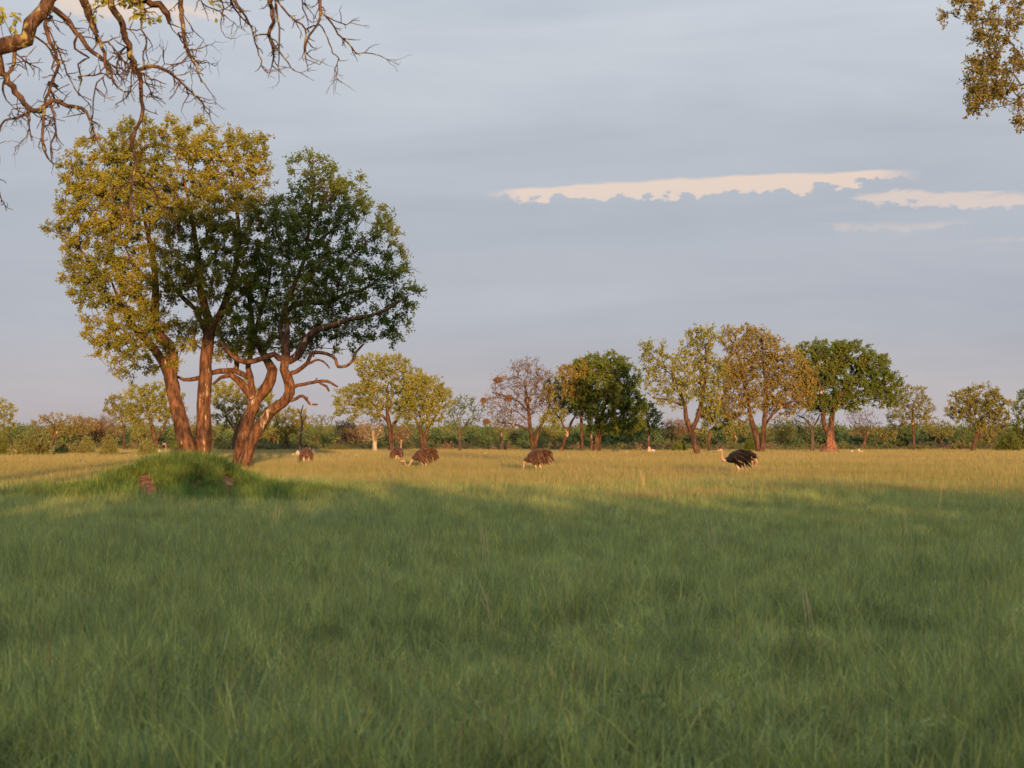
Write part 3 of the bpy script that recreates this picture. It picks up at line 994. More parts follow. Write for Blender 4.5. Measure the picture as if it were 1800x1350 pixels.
def plain_trees():
    pt = plain_tree
    # ---- left of the big pair
    pt('savanna_tree', 'pale green tree at the far end of the plain past the big round bush', 790, [[(-12, 790, 8), (-8, 765, 7), (-4, 740, 5)]], (-55, 36, 696, 772), 'leaf_yellow', n=150, seed=21, skip=.05)
    pt('flat_topped_tree', 'wide brownish tree with bare crooked limbs behind the round bush', 789.5, [[(90, 789, 7), (93, 772, 6), (97, 755, 5)], [(93, 766, 4), (104, 755, 4), (110, 745, 3)], [(96, 752, 4), (84, 738, 3), (72, 735, 2)]],
       None, 'leaf_gold', n=210, seed=22, lobes=[(70, 745, 18, 10), (95, 738, 30, 13), (125, 742, 30, 14), (150, 748, 22, 16), (115, 757, 32, 14)], per=6, size=.24)
    pt('thicket_tree', 'rusty brown low tree in the thicket behind the small green bushes', 788, [[(150, 788, 6), (148, 770, 5), (146, 758, 4)]], (128, 185, 733, 782), 'leaf_brown', n=140, seed=23, per=7)
    pt('thicket_tree', 'dark brown twiggy tree between the rusty thicket and the slim round tree', 788, [[(186, 788, 6), (184, 772, 5), (185, 755, 4)]], (160, 212, 730, 785), 'leaf_brown', n=140, seed=24, per=5)
    pt('savanna_tree', 'slim tree with straight trunk, half bare crown, left of the forked pale-footed tree', 790.5, [[(218, 790, 5), (218, 772, 4.5), (217, 752, 4)]], None, 'leaf_olive', n=170, seed=25,
       lobes=[(205, 715, 20, 22), (225, 728, 22, 20), (215, 745, 20, 12), (198, 700, 10, 12)], skip=.3)
    pt('savanna_tree', 'yellow-green forked tree with pale foot standing left of the tall tree', 792, [[(276, 792, 10), (272, 772, 8), (268, 752, 7), (262, 735, 5)], [(277, 770, 5), (287, 752, 5), (294, 735, 4), (298, 720, 3)]],
       None, 'leaf_yellow', n=320, seed=26, lobes=[(245, 700, 26, 24), (272, 692, 30, 20), (300, 705, 22, 22), (240, 730, 22, 20), (280, 722, 30, 20), (312, 725, 16, 18)])
    pt('savanna_tree', 'yellow-green tree seen between the straight and leaning trunks', 791, [[(412, 791, 8), (413, 770, 7), (418, 752, 6), (424, 735, 4)], [(415, 760, 4), (405, 745, 4), (396, 730, 3)]],
       None, 'leaf_yellow', n=300, seed=27, lobes=[(395, 700, 28, 26), (425, 690, 32, 24), (455, 705, 30, 26), (400, 735, 30, 20), (440, 730, 30, 20), (470, 735, 20, 20)])
    pt('thicket_tree', 'low twiggy brown tree right behind the tall straight trunks', 787, [[(340, 787, 5), (341, 770, 4), (342, 758, 3)]], (315, 395, 730, 782), 'leaf_olive', n=150, seed=28, per=6, skip=.2)
    pt('savanna_tree', 'olive round tree with short dark trunk left of the pale snag', 790, [[(506, 790, 8), (505, 773, 7), (503, 760, 6)]], (474, 540, 714, 772), 'leaf_olive', n=200, seed=29)
    pt('savanna_tree', 'small dark spreading tree just right of the pale snag', 785.5, [[(551, 786, 6), (554, 772, 5), (558, 760, 4)], [(556, 764, 4), (566, 752, 3)]], (534, 592, 724, 768), 'leaf_olive', n=140, seed=30, skip=.25, per=6)
    pt('thicket_tree', 'small rusty bush-like tree left of the pale split trunk', 788, [[(606, 788, 4), (607, 772, 4), (606, 760, 3)]], (588, 628, 738, 782), 'leaf_brown', n=110, seed=31, per=5)
    pt('bare_tree', 'leafless red-brown tree with pale split trunk', 792.5, [[(659, 792, 9), (658, 775, 8), (656, 757, 5)], [(660, 770, 5), (668, 756, 4), (672, 745, 3)]], (626, 692, 728, 778), 'leaf_brown', 'bark_pale', n=160, seed=32, per=2, skip=.3)
    # ---- middle
    pt('savanna_tree', 'large spreading yellow-green tree beside the round-headed tree with split trunk', 793, [[(687, 793, 10), (687, 775, 9), (686, 755, 9), (682, 735, 7), (680, 712, 5), (682, 690, 4)], [(686, 755, 6), (700, 735, 5), (712, 715, 4)], [(684, 745, 5), (668, 725, 4), (650, 705, 3), (630, 700, 3)]],
       None, 'leaf_yellow', n=520, seed=33, lobes=[(650, 640, 30, 20), (690, 645, 34, 22), (665, 672, 40, 24), (720, 668, 30, 24), (620, 700, 34, 22), (612, 725, 24, 14), (660, 715, 36, 20), (705, 705, 34, 24), (640, 690, 30, 20)], skip=.05)
    pt('savanna_tree', 'round-headed yellow-green tree with a split dark trunk next to the large spreading tree', 793.5, [[(742, 793, 7), (742, 770, 7), (738, 752, 6), (730, 735, 4)], [(748, 793, 7), (747, 770, 6), (752, 752, 5), (764, 735, 4), (775, 715, 3)]],
       None, 'leaf_yellow', n=430, seed=34, lobes=[(725, 680, 26, 24), (755, 685, 30, 24), (735, 710, 34, 22), (765, 712, 24, 22), (780, 700, 16, 22), (720, 730, 24, 14), (755, 735, 30, 14)])
    pt('dark_tree', 'slender dark tree with open twiggy crown standing alone in the gap', 793, [[(809, 793, 6), (808, 775, 5), (806, 757, 4.5), (800, 742, 3)], [(808, 768, 4), (816, 752, 3.5), (824, 738, 3)]], None, 'leaf_green', 'bark_dark', n=230, seed=35, per=3, skip=.2,
       lobes=[(800, 720, 20, 18), (820, 712, 20, 16), (838, 725, 14, 20), (812, 740, 26, 12), (790, 740, 12, 12)])
    pt('thicket_tree', 'small bare-topped tree between the dark slender tree and the nest tree', 787, [[(880, 787, 4), (880, 772, 4), (881, 758, 3)]], (858, 906, 728, 768), 'leaf_olive', n=120, seed=36, per=4, skip=.3)
    pt('nest_tree', 'wide bare brown tree with straw nests hanging in its limbs', 793, [[(938, 793, 9), (936, 772, 8), (932, 752, 7), (930, 730, 6), (926, 700, 5), (922, 670, 3)], [(940, 790, 7), (944, 770, 6), (949, 752, 6), (958, 735, 4), (968, 710, 3)],
                                                                                                [(931, 757, 4), (918, 750, 4), (900, 745, 3), (885, 742, 2)], [(930, 725, 4), (910, 705, 3), (885, 695, 2.5), (865, 690, 2)]],
       None, 'leaf_brown', n=560, seed=37, per=2, twigs=7, tl=.9, skip=.3, lobes=[(925, 655, 34, 24), (895, 680, 34, 20), (950, 675, 32, 26), (880, 715, 30, 22), (930, 705, 44, 26), (970, 700, 26, 26), (900, 742, 36, 12)])
    pt('savanna_tree', 'yellow-green tree leaning right between the nest tree and the bare pole trunk', 793, [[(986, 793, 7), (992, 775, 6), (1000, 757, 5), (1004, 742, 4)], [(998, 762, 4), (990, 748, 3), (984, 735, 3)]], None, 'leaf_yellow', n=300, seed=38, skip=.05,
       lobes=[(975, 690, 20, 22), (1000, 690, 22, 24), (1018, 705, 16, 24), (990, 720, 30, 18), (970, 735, 18, 14), (1025, 722, 12, 14)])
    pt('golden_tree', 'brownish golden tree on a straight bare pole trunk beside the dense dark tree', 793.5, [[(1023, 793, 6), (1023, 770, 5.5), (1022, 745, 5), (1021, 720, 4)]], None, 'leaf_gold', n=260, seed=39,
       lobes=[(1000, 660, 22, 18), (1020, 655, 26, 22), (1015, 685, 26, 22), (1030, 705, 18, 16)])
    pt('dense_tree', 'dense dark olive tree on several thick stems beside the pole trunk', 793.5, [[(1047, 793, 11), (1050, 770, 9), (1056, 745, 7), (1062, 715, 5)], [(1040, 793, 6), (1039, 770, 5), (1036, 745, 4), (1040, 715, 4)], [(1053, 793, 6), (1055, 770, 4), (1068, 735, 4), (1080, 715, 3)]],
       None, 'leaf_green', n=720, seed=40, per=12, size=.28, lobes=[(1040, 645, 36, 22), (1075, 645, 34, 22), (1100, 668, 28, 26), (1050, 680, 40, 26), (1090, 700, 36, 26), (1115, 715, 18, 24), (1060, 720, 40, 20), (1095, 735, 30, 18), (1045, 745, 16, 16), (1075, 750, 26, 16), (1110, 745, 20, 18), (1025, 700, 20, 24)])
    pt('savanna_tree', 'small olive tree on a pale termite heap right of the dense dark tree', 791, [[(1141, 791, 6), (1140, 772, 5), (1141, 755, 5), (1137, 740, 3)]], (1104, 1164, 704, 762), 'leaf_green', n=220, seed=41, size=.26)
    pt('thicket_tree', 'low brownish tree between the small olive tree and the gnarled pale tree', 787, [[(1180, 787, 4), (1181, 770, 4), (1183, 757, 3)]], (1160, 1206, 735, 775), 'leaf_brown', n=130, seed=42, per=5)
    # ---- the right-hand group
    pt('gnarled_tree', 'tall pale yellow-green tree with gnarled twisting trunk left of the golden giant', 797.5, [[(1226, 797, 11), (1220, 775, 11), (1214, 755, 10), (1206, 735, 8), (1204, 712, 6), (1196, 690, 4)], [(1216, 758, 8), (1226, 735, 8), (1232, 712, 7), (1236, 685, 6), (1242, 650, 4), (1240, 610, 3)],
                                                                                                            [(1200, 712, 4), (1170, 702, 3), (1150, 700, 3), (1138, 690, 2)]],
       None, 'leaf_yellow', n=640, seed=43, per=8, skip=.06, lobes=[(1235, 595, 32, 22), (1225, 625, 36, 24), (1150, 620, 28, 18), (1170, 645, 34, 22), (1140, 640, 18, 18), (1200, 660, 40, 24), (1160, 680, 30, 18), (1245, 655, 30, 30), (1235, 695, 34, 18), (1195, 700, 24, 16), (1215, 680, 40, 24), (1170, 695, 22, 14), (1245, 725, 20, 16)])
    pt('savanna_tree', 'small yellow-green tree tucked under the golden giant', 793, [[(1245, 793, 6), (1246, 775, 5), (1248, 757, 4)]], (1228, 1290, 697, 762), 'leaf_yellow', n=220, seed=44)
    pt('golden_giant', 'broad golden olive tree with a forked trunk, widest of all the far trees', 794, [[(1333, 794, 11), (1330, 770, 10), (1324, 748, 9), (1318, 725, 7), (1312, 690, 5), (1300, 650, 4)], [(1340, 794, 10), (1342, 770, 9), (1343, 745, 8), (1346, 715, 7), (1346, 680, 5), (1340, 630, 4)],
                                                                                                        [(1345, 748, 5), (1358, 728, 5), (1375, 715, 4), (1395, 705, 3)]],
       None, 'leaf_gold', n=900, seed=45, per=9, lobes=[(1290, 600, 30, 24), (1325, 598, 34, 26), (1350, 615, 32, 26), (1300, 640, 36, 28), (1345, 655, 40, 30), (1385, 640, 34, 30), (1405, 670, 28, 28), (1375, 690, 40, 24), (1300, 690, 34, 26), (1280, 660, 24, 26), (1330, 705, 30, 20), (1270, 705, 14, 16), (1290, 720, 26, 18), (1375, 715, 40, 18), (1415, 700, 18, 22), (1310, 735, 16, 10)])
    pt('bare_tree', 'dark leafless tree between the golden giant and the red termite cone', 792, [[(1428, 792, 7), (1428, 770, 6), (1424, 748, 5), (1414, 735, 3), (1402, 730, 2)], [(1427, 755, 4), (1436, 740, 3), (1442, 728, 2)]], (1388, 1448, 715, 765), 'leaf_brown', 'bark_dark', n=110, seed=46, per=1, skip=.6)
    pt('dense_tree', 'dense dark green tree rising from the red termite cone', 793, [[(1460, 785, 20), (1460, 765, 15), (1462, 745, 10), (1463, 728, 9), (1470, 705, 7), (1490, 680, 5)], [(1458, 765, 9), (1449, 748, 8), (1447, 730, 8), (1445, 705, 6), (1440, 670, 4)], [(1470, 715, 5), (1510, 690, 4), (1540, 680, 3)]],
       None, 'leaf_green', n=950, seed=47, per=12, size=.28, lobes=[(1430, 620, 30, 20), (1465, 615, 36, 20), (1500, 622, 36, 22), (1440, 650, 40, 26), (1490, 655, 44, 26), (1535, 645, 34, 26), (1560, 675, 26, 24), (1520, 685, 40, 20), (1455, 690, 36, 26), (1430, 700, 24, 20), (1480, 705, 24, 16), (1550, 700, 26, 14), (1420, 670, 22, 24), (1450, 712, 30, 18), (1500, 705, 26, 16), (1568, 695, 18, 18)])
    pt('bare_tree', 'leafless pinkish tree right of the red termite cone', 788, [[(1520, 788, 5), (1520, 772, 4.5), (1516, 757, 3)], [(1521, 768, 3.5), (1530, 752, 3)]], (1486, 1548, 717, 772), 'leaf_brown', n=230, seed=48, per=1, twigs=6, skip=.5)
    pt('savanna_tree', 'upright olive tree with single straight trunk right of the bare pinkish tree', 790, [[(1607, 790, 6), (1606, 770, 5), (1605, 745, 5), (1604, 715, 3)]], None, 'leaf_olive', n=320, seed=49, per=7,
       lobes=[(1605, 695, 26, 18), (1585, 720, 24, 20), (1620, 720, 22, 20), (1575, 742, 20, 12), (1605, 740, 26, 14), (1632, 738, 12, 14)])
    pt('savanna_tree', 'low flat-crowned small tree between the upright olive tree and the lone round tree', 787, [[(1642, 787, 3), (1644, 774, 3), (1648, 765, 2)], [(1655, 787, 3), (1656, 774, 3), (1660, 765, 2)]], (1626, 1682, 740, 770), 'leaf_olive', n=150, seed=50, per=7)
    pt('savanna_tree', 'round green tree with leaning trunk, last big tree past the low flat-crowned one', 792.5, [[(1710, 792, 8), (1714, 775, 7), (1720, 757, 6), (1722, 740, 4)], [(1719, 760, 4), (1708, 745, 3), (1702, 732, 3)]], None, 'leaf_olive', n=400, seed=51,
       lobes=[(1695, 700, 26, 18), (1725, 695, 30, 18), (1750, 712, 26, 20), (1685, 725, 24, 18), (1720, 725, 36, 22), (1760, 738, 18, 18), (1730, 748, 24, 12)])
    pt('bare_tree', 'thin bare tree leaning beside the round green tree', 790, [[(1740, 790, 4), (1746, 774, 4), (1752, 760, 3)], [(1745, 776, 3), (1740, 765, 2)]], (1722, 1776, 735, 770), 'leaf_brown', n=120, seed=52, per=2, skip=.3)
    pt('savanna_tree', 'dark green bushy tree at the far end of the plain past the thin bare tree', 790, [[(1800, 790, 7), (1800, 770, 6), (1801, 750, 5)]], None, 'leaf_green', n=340, seed=53, per=10,
       lobes=[(1800, 720, 20, 22), (1820, 700, 30, 24), (1795, 750, 24, 20), (1785, 772, 22, 14), (1830, 740, 34, 26)])
    # ---- further trees seen between them
    rng = np.random.default_rng(77)
    more = [(20, 752, 'leaf_far', 'squat green tree beyond the pale green tree at the far end'), (330, 748, 'leaf_brown', 'brownish tree far behind the straight trunks'),
            (480, 742, 'leaf_olive', 'olive tree far behind the leaning trunks'), (628, 745, 'leaf_brown', 'rusty tree far behind the pale split trunk'),
            (706, 748, 'leaf_brown', 'reddish tree far behind the split-trunked round-headed tree'), (775, 752, 'leaf_olive', 'low olive tree far behind the slender dark tree'),
            (965, 752, 'leaf_olive', 'low olive tree far behind the nest tree'), (1215, 745, 'leaf_brown', 'pale brown tree far behind the gnarled trunk'),
            (1292, 742, 'leaf_olive', 'greenish twiggy tree far behind the golden giant'), (1372, 736, 'leaf_olive', 'feathery round tree beyond the golden giant and the dark bare tree'),
            (1395, 738, 'leaf_far', 'green tree beyond the dark leafless tree'), (1555, 750, 'leaf_olive', 'low olive tree beyond the bare pinkish tree'),
            (1588, 748, 'leaf_far', 'low green tree beyond the upright olive tree'), (1690, 752, 'leaf_far', 'low green tree beyond the lone round tree'),
            (255, 745, 'leaf_olive', 'olive tree beyond the forked pale-footed tree'), (1108, 752, 'leaf_far', 'low green tree beyond the dense dark olive tree')]
    for i, (x, top, lf, lab) in enumerate(more):
        yb = rng.uniform(785.5, 787.5)
        w = rng.uniform(20, 30)
        pt('distant_tree', lab, yb, [[(x, yb, 4), (x + rng.uniform(-3, 3), 772, 3.5), (x + rng.uniform(-4, 4), 762, 3)]], (x - w, x + w, top, 777), lf, n=120, seed=100 + i, per=6, twigs=5, tl=1.2, size=.42, gap=.8, tipr=.03, twigr=.02)


plain_trees()


# ------------------------------------------------------------------ shrubs, far woodland
def shrub_mesh(rng, rx, rz, n, size, mats, stems=6, hollow=0.3):
    v = nrm(rng.normal(0, 1, (n // 14, 3)))
    v[:, 2] = np.abs(v[:, 2])
    c = v * (hollow + (1 - hollow) * rng.uniform(0, 1, (len(v), 1)) ** 0.5) * np.array((rx, rx, rz))
    c *= (1 + 0.25 * np.sin(3 * np.arctan2(c[:, 1], c[:, 0]) + rng.uniform(0, 6)))[:, None] * rng.uniform(0.8, 1.15, (len(v), 1))
    fv, fq, val, p0, p1 = foliage(rng, c, nrm(c + np.array((0, 0, 0.3))), 2, 7, size * 2.4, size, 0.9, 0, 0.7)
    a = np.zeros_like(c) + rng.normal(0, 0.06 * rx, c.shape) * np.array((1, 1, 0))
    sv, sq = twig_tubes(np.concatenate([a, p0]), np.concatenate([c, p1]), 0.02 * size / 0.2)
    V = np.vstack([fv, sv])
    Q = np.vstack([fq, sq + len(fv)])
    qm = np.concatenate([np.zeros(len(fq), int), np.ones(len(sq), int)])
    return V, Q, qm, np.concatenate([val, np.zeros(len(sq))])


def shrubs():
    rng = np.random.default_rng(31)
    # single bushes one can pick out
    L = [(61, 799, 62, 40, 'big round yellow-green bush standing alone behind the small grassy hump'),
         (-8, 799, 38, 32, 'dark green bush beside the big round yellow-green bush'),
         (118, 797, 44, 16, 'low spreading bush right of the big round bush'),
         (150, 797, 22, 22, 'narrow sprawling bush between the low spreading bush and the upright bush'),
         (192, 799, 26, 30, 'upright leafy bush left of the forked pale-footed tree'),
         (258, 799, 30, 18, 'small rounded bush in front of the forked pale-footed tree'),
         (1195, 792, 26, 12, 'dark low bush just left of the gnarled trunk'),
         (1318, 792, 16, 16, 'small dark green bush beside the forked trunk of the golden giant'),
         (1775, 792, 44, 30, 'wide dark green bush below the bushy tree at the plain end'),
         (312, 793, 22, 12, 'dark bush at the foot of the tall straight trunks')]
    for (x, yb, w, h, lab) in L:
        d = dist_of(yb)
        s = FPX / d
        b = P(x, yb, d)
        b[2] = 0
        rx, rz = w / s / 2, h / s + GH
        mat = M['leaf_green'] if 'dark' in lab else M['leaf_shrub']
        V, Q, qm, val = shrub_mesh(rng, rx, rz, 7000, 0.17, None)
        root = obj('bush', None, None, b, lab, 'bush', 'single bushes on the plain')
        nl = int((qm == 0).sum())
        obj('foliage', mesh_np('foliage', V, Q[:nl], mats=[mat], attr=val[:nl]), root)
        obj('stems', mesh_np('stems', V, Q[nl:], mats=[M['bark_brown']]), root)
    # belt of low scrub behind the grass
    ms = []
    for k in range(5):
        V, Q, qm, val = shrub_mesh(rng, 1.7, 1.5, 900, 0.26, None)
        ms.append(mesh_np('scrub', V, Q, mats=[M['leaf_scrub'] if k < 4 else M['leaf_brown'], M['bark_brown']], quad_mat=qm, attr=val))
    c = variants('scrub', ms)
    n = 620
    p = wedge(rng, 262, 350, n, 1.25, 5)
    p[:, 2] = 0
    scatter('scrub_belt', p, rng.uniform(0, 6.28, n), rng.uniform(0.6, 1.3, n), c, 5, 'low belt of sunlit scrub along the far edge of the grass', 'scrub', sz=rng.uniform(0.4, 0.95, n))
    # far wood reading as one green band
    ms = []
    for k in range(6):
        V, Q, qm, val = shrub_mesh(rng, 3.2, rng.uniform(3.0, 4.2), 1300, 0.55, None, hollow=0.5)
        V[:, 2] += 1.0
        tv, tq = twig_tubes(np.array([[0, 0, -0.2]]), np.array([[0.2, 0, 3.0]]), 0.22)
        qm = np.concatenate([qm, [1] * len(tq)])
        val = np.concatenate([val, [0] * len(tq)])
        Q = np.vstack([Q, tq + len(V)])
        V = np.vstack([V, tv])
        ms.append(mesh_np('wood', V, Q, mats=[M['leaf_far'] if k < 5 else M['leaf_olive'], M['bark_dark']], quad_mat=qm, attr=val))
    c = variants('wood', ms)
    n = 900
    p = wedge(rng, 370, 760, n, 1.2, 10)
    p[:, 2] = 0
    f = p[:, 1] / 500
    scatter('far_woodland', p, rng.uniform(0, 6.28, n), rng.uniform(0.8, 1.3, n), c, 6, 'continuous green band of distant woodland along the horizon', 'woodland', sz=rng.uniform(0.75, 1.15, n) * np.clip(f, 0.9, 1.5))


shrubs()


# ------------------------------------------------------------------ trees by the camera: overhanging branches and the shade
def bare_overhang():
    """tree left of the camera whose drooping bare branches hang into the view"""
    d = 21.0
    T = Tree(61)

    def Z(pts, dd, spread=1.2):      # traced on an enlargement of the upper left corner
        k = 700 / 1800
        n = len(pts)
        o0 = float(T.r.uniform(-spread, spread)) * 0.3
        o1 = o0 + float(T.r.uniform(-spread, spread)) * 0.6
        return px_poly([(x * k, y * k, w * k) for x, y, w in pts], dd, [o0 + (o1 - o0) * i / max(1, n - 1) for i in range(n)])
    base = P(-560, 900, d)
    base[2] = 0
    trunk = [(base[0], d, -0.1, .42), (base[0] + .1, d, 1.5, .34), (base[0] - .1, d + .1, 3.2, .30), (base[0] + .3, d, 4.8, .27), (base[0] + .9, d - .1, 6.0, .24)]
    it = T.poly(trunk, None, 0.3, 0.04)
    main = Z([(-820, 150, 110), (-500, 190, 100), (-250, 230, 92), (0, 205, 80), (60, 195, 76), (120, 178, 72), (140, 110, 68), (200, 50, 64), (225, -10, 60), (330, -90, 54), (480, -120, 48), (620, -110, 44), (800, -100, 38), (1000, -110, 32), (1200, -100, 26), (1450, -110, 18), (1700, -100, 9)], d, 0.1)
    im = T.poly(main, it[-1], 0.12, 0.05)
    up = [(base[0] + .9, d - .1, 6.0, .2), (base[0] + .6, d + .6, 7.6, .17), (base[0] + 1.2, d + .9, 9.2, .13), (base[0] + 1.0, d + 1.6, 10.6, .08)]
    T.poly(up, it[-1], 0.3, 0.06)
    lines = [
        [(-40, 215, 40), (0, 250, 34), (12, 330, 32), (60, 400, 30), (110, 465, 24), (150, 500, 22), (180, 500, 22), (240, 455, 22), (300, 478, 18), (370, 490, 16), (410, 540, 13), (435, 620, 9), (460, 680, 5)],
        [(180, 500, 16), (175, 600, 14), (180, 660, 13), (210, 715, 9), (235, 740, 4)],
        [(240, 455, 15), (255, 530, 12), (268, 600, 11), (240, 680, 8), (255, 755, 4)],
        [(150, 505, 16), (130, 520, 15), (80, 540, 13), (25, 548, 12), (5, 600, 10), (-20, 680, 6)],
        [(130, 520, 9), (140, 580, 8), (150, 640, 6)],
        [(130, 590, 5), (100, 640, 4), (60, 670, 2.5)],
        [(70, 190, 22), (75, 290, 18), (35, 360, 14), (22, 410, 12), (40, 460, 8), (62, 484, 5)],
        [(170, 70, 20), (190, 150, 18), (232, 260, 17), (200, 340, 17), (185, 390, 14), (168, 440, 13), (166, 490, 11)],
        [(195, 350, 14), (215, 410, 14), (240, 460, 13)],
        [(140, 150, 14), (200, 190, 12), (240, 260, 11), (225, 300, 8), (242, 330, 5)],
        [(200, 110, 10), (230, 170, 9), (265, 260, 8), (300, 350, 7), (345, 415, 6), (400, 440, 4)],
        [(215, 20, 28), (270, 60, 26), (330, 130, 22), (380, 200, 20), (430, 240, 18), (480, 290, 16), (495, 355, 13), (545, 400, 7)],
        [(340, 150, 14), (330, 210, 13), (390, 250, 12), (345, 280, 10), (360, 350, 9), (345, 410, 7), (395, 460, 5), (402, 520, 3)],
        [(350, -60, 40), (380, 20, 38), (405, 90, 34), (420, 140, 26), (430, 190, 12)],
        [(405, 60, 20), (430, 140, 18), (470, 220, 17), (485, 300, 15), (500, 360, 11)],
        [(500, -110, 36), (505, 0, 32), (545, 90, 32), (575, 180, 31), (595, 255, 30), (620, 310, 28), (638, 370, 20), (640, 450, 19), (645, 520, 18), (610, 590, 17), (598, 650, 17), (615, 740, 17), (600, 820, 13), (590, 920, 9), (597, 1000, 6)],
        [(615, 740, 11), (585, 810, 10), (540, 845, 8), (465, 905, 4)],
        [(622, 770, 11), (690, 850, 9), (715, 920, 8), (760, 975, 5), (800, 1010, 3)],
        [(620, 312, 18), (680, 294, 17), (740, 310, 15), (800, 350, 13), (850, 400, 11), (900, 450, 8), (940, 520, 6), (968, 570, 4), (1000, 572, 2.5)],
        [(640, 335, 9), (700, 365, 8), (765, 392, 4)],
        [(650, 350, 8), (685, 420, 7), (745, 462, 4)],
        [(618, 340, 8), (610, 430, 7), (575, 475, 6), (545, 490, 4), (560, 498, 3)],
        [(480, 180, 10), (540, 250, 9), (590, 310, 10)],
        [(575, 240, 12), (545, 300, 10), (550, 350, 8), (575, 380, 5)],
        [(470, 270, 9), (540, 305, 9), (600, 325, 9)],
        [(490, 350, 9), (455, 385, 9), (440, 440, 8), (435, 530, 7), (420, 600, 5), (430, 640, 3)],
        [(800, -100, 26), (815, 0, 24), (820, 100, 20), (835, 200, 17), (855, 250, 15), (885, 300, 11), (905, 350, 8), (940, 400, 5), (970, 440, 3)],
        [(560, -110, 40), (600, 10, 38), (680, 30, 40), (745, 45, 38), (775, 90, 28), (785, 125, 18), (797, 152, 6)],
        [(630, 40, 12), (620, 110, 10), (645, 165, 10), (625, 230, 8), (628, 280, 6)],
        [(570, 140, 8), (630, 155, 7), (672, 138, 4)],
        [(850, 250, 9), (820, 280, 8), (745, 290, 6), (740, 235, 5), (720, 205, 3), (730, 180, 2)],
        [(870, 258, 8), (930, 255, 6), (960, 240, 4), (998, 225, 2.5)],
        [(890, 285, 7), (940, 290, 5), (975, 300, 4), (988, 285, 2.5)],
        [(840, 390, 8), (855, 430, 7), (830, 470, 5), (820, 505, 3)],
        [(900, 450, 6), (940, 460, 5), (978, 465, 2.5)],
        [(880, 300, 8), (882, 370, 6), (890, 440, 5), (920, 490, 3)],
        [(825, 60, 8), (870, 130, 6), (915, 180, 4), (900, 210, 3)],
        [(1000, -110, 16), (1060, 0, 14), (1110, 70, 13), (1135, 120, 11), (1155, 190, 9), (1180, 290, 7), (1205, 325, 5), (1235, 320, 3)],
        [(1200, -100, 22), (1218, 0, 20), (1232, 90, 18), (1212, 150, 16), (1235, 225, 12), (1225, 290, 9), (1210, 328, 5)],
        [(1212, 160, 11), (1250, 215, 9), (1290, 270, 8), (1330, 320, 6), (1370, 335, 4), (1410, 312, 2.5)],
        [(1240, -100, 16), (1262, 30, 14), (1275, 150, 11), (1280, 230, 9), (1275, 320, 6), (1278, 395, 3)],
        [(1255, 10, 13), (1320, 90, 12), (1390, 150, 11), (1385, 230, 9), (1395, 260, 7), (1455, 295, 3)],
        [(1440, -110, 18), (1447, 0, 16), (1445, 90, 13), (1400, 155, 11), (1380, 240, 8), (1392, 320, 4)],
        [(1447, 40, 12), (1500, 100, 11), (1545, 165, 10), (1590, 205, 9), (1605, 238, 8), (1650, 232, 6), (1715, 240, 5), (1745, 262, 4), (1785, 270, 2.5)],
        [(1445, 110, 9), (1480, 170, 8), (1505, 235, 7), (1530, 265, 6), (1515, 310, 5), (1520, 350, 4), (1515, 405, 2)],
        [(1480, 70, 7), (1560, 105, 6), (1590, 85, 4), (1625, 85, 2.5)],
        [(1350, -100, 9), (1365, 20, 8), (1395, 80, 5), (1450, 70, 2.5)],
        [(1000, -110, 14), (1030, -20, 12), (1090, 70, 9), (1140, 105, 5)],
        [(900, -100, 12), (920, 20, 8), (1000, 60, 6), (1060, 110, 4), (1110, 140, 2)],
        [(960, -100, 10), (1000, 20, 7), (980, 90, 5), (1010, 150, 4), (1060, 155, 2)],
        [(60, 230, 10), (120, 280, 9), (165, 300, 6), (180, 320, 3)],
        [(100, 470, 7), (85, 440, 6), (78, 480, 5), (90, 520, 3)],
        [(210, 490, 8), (195, 540, 7), (220, 590, 5)],
        [(-30, 850, 14), (-10, 900, 11), (5, 940, 5)],
        [(20, 470, 6), (40, 520, 5), (5, 500, 3)],
    ]
    allids = []
    for ln in lines:
        rows = Z(ln, d)
        p0 = np.array(rows[0][:3])
        par = T.nearest(p0)
        # start exactly where the carrying branch is
        rows = [(T.pos[par][0], T.pos[par][1], T.pos[par][2], rows[0][3])] + rows if np.linalg.norm(T.pos[par] - p0) > 0.15 else rows
        shift = T.pos[par] - p0 if np.linalg.norm(T.pos[par] - p0) <= 0.6 else np.zeros(3)
        rows = [(r[0], r[1] + shift[1], r[2], r[3]) for r in rows]
        allids += T.poly(rows, par, 0.07, 0.28)
    # short side twigs, the finest of them crowded near the ends
    rng = T.r
    for i in rng.choice(allids, 560):
        R = T.rad[i]
        if R > 0.05:
            continue
        L = rng.uniform(0.07, 0.32)
        dv = nrm(T.dir[i] * 0.5 + rng.normal(0, 0.7, 3) + np.array((0.15, 0, -0.25)))
        p = T.pos[i].copy()
        par = i
        r0 = min(R * 0.7, 0.009)
        for k in range(3):
            p = p + dv * L / 3
            dv = nrm(dv + rng.normal(0, 0.35, 3))
            par = T.node(p, par, r0 * (1 - 0.28 * k))
            if k == 1 and rng.uniform() < 0.6:
                T.node(p + nrm(dv + rng.normal(0, 0.8, 3)) * L * 0.4, par, r0 * 0.45)
    # a few leafy shoots high up, out of view and at the upper rim
    a = np.array([P(x * 700 / 1800, y * 700 / 1800, d + rng.uniform(-.3, .3)) for x, y in ((560, 5), (600, 20), (640, 50), (660, 65), (620, 0), (470, 5), (440, 30), (960, 8), (570, -20), (20, 90), (5, 120), (60, 90), (700, -30), (500, -40))])
    T.grow(a, 0.15, 0.2, 0.15)
    build_tree('overhanging_tree', 'bare lichen-spotted branches drooping from above, in front of the tallest tree', base, T, M['bark_lichen'], M['leaf_yellow'], 0.005,
               3, 5, 0.16, 0.10, 1.0, 0.003, lumps=0.12)


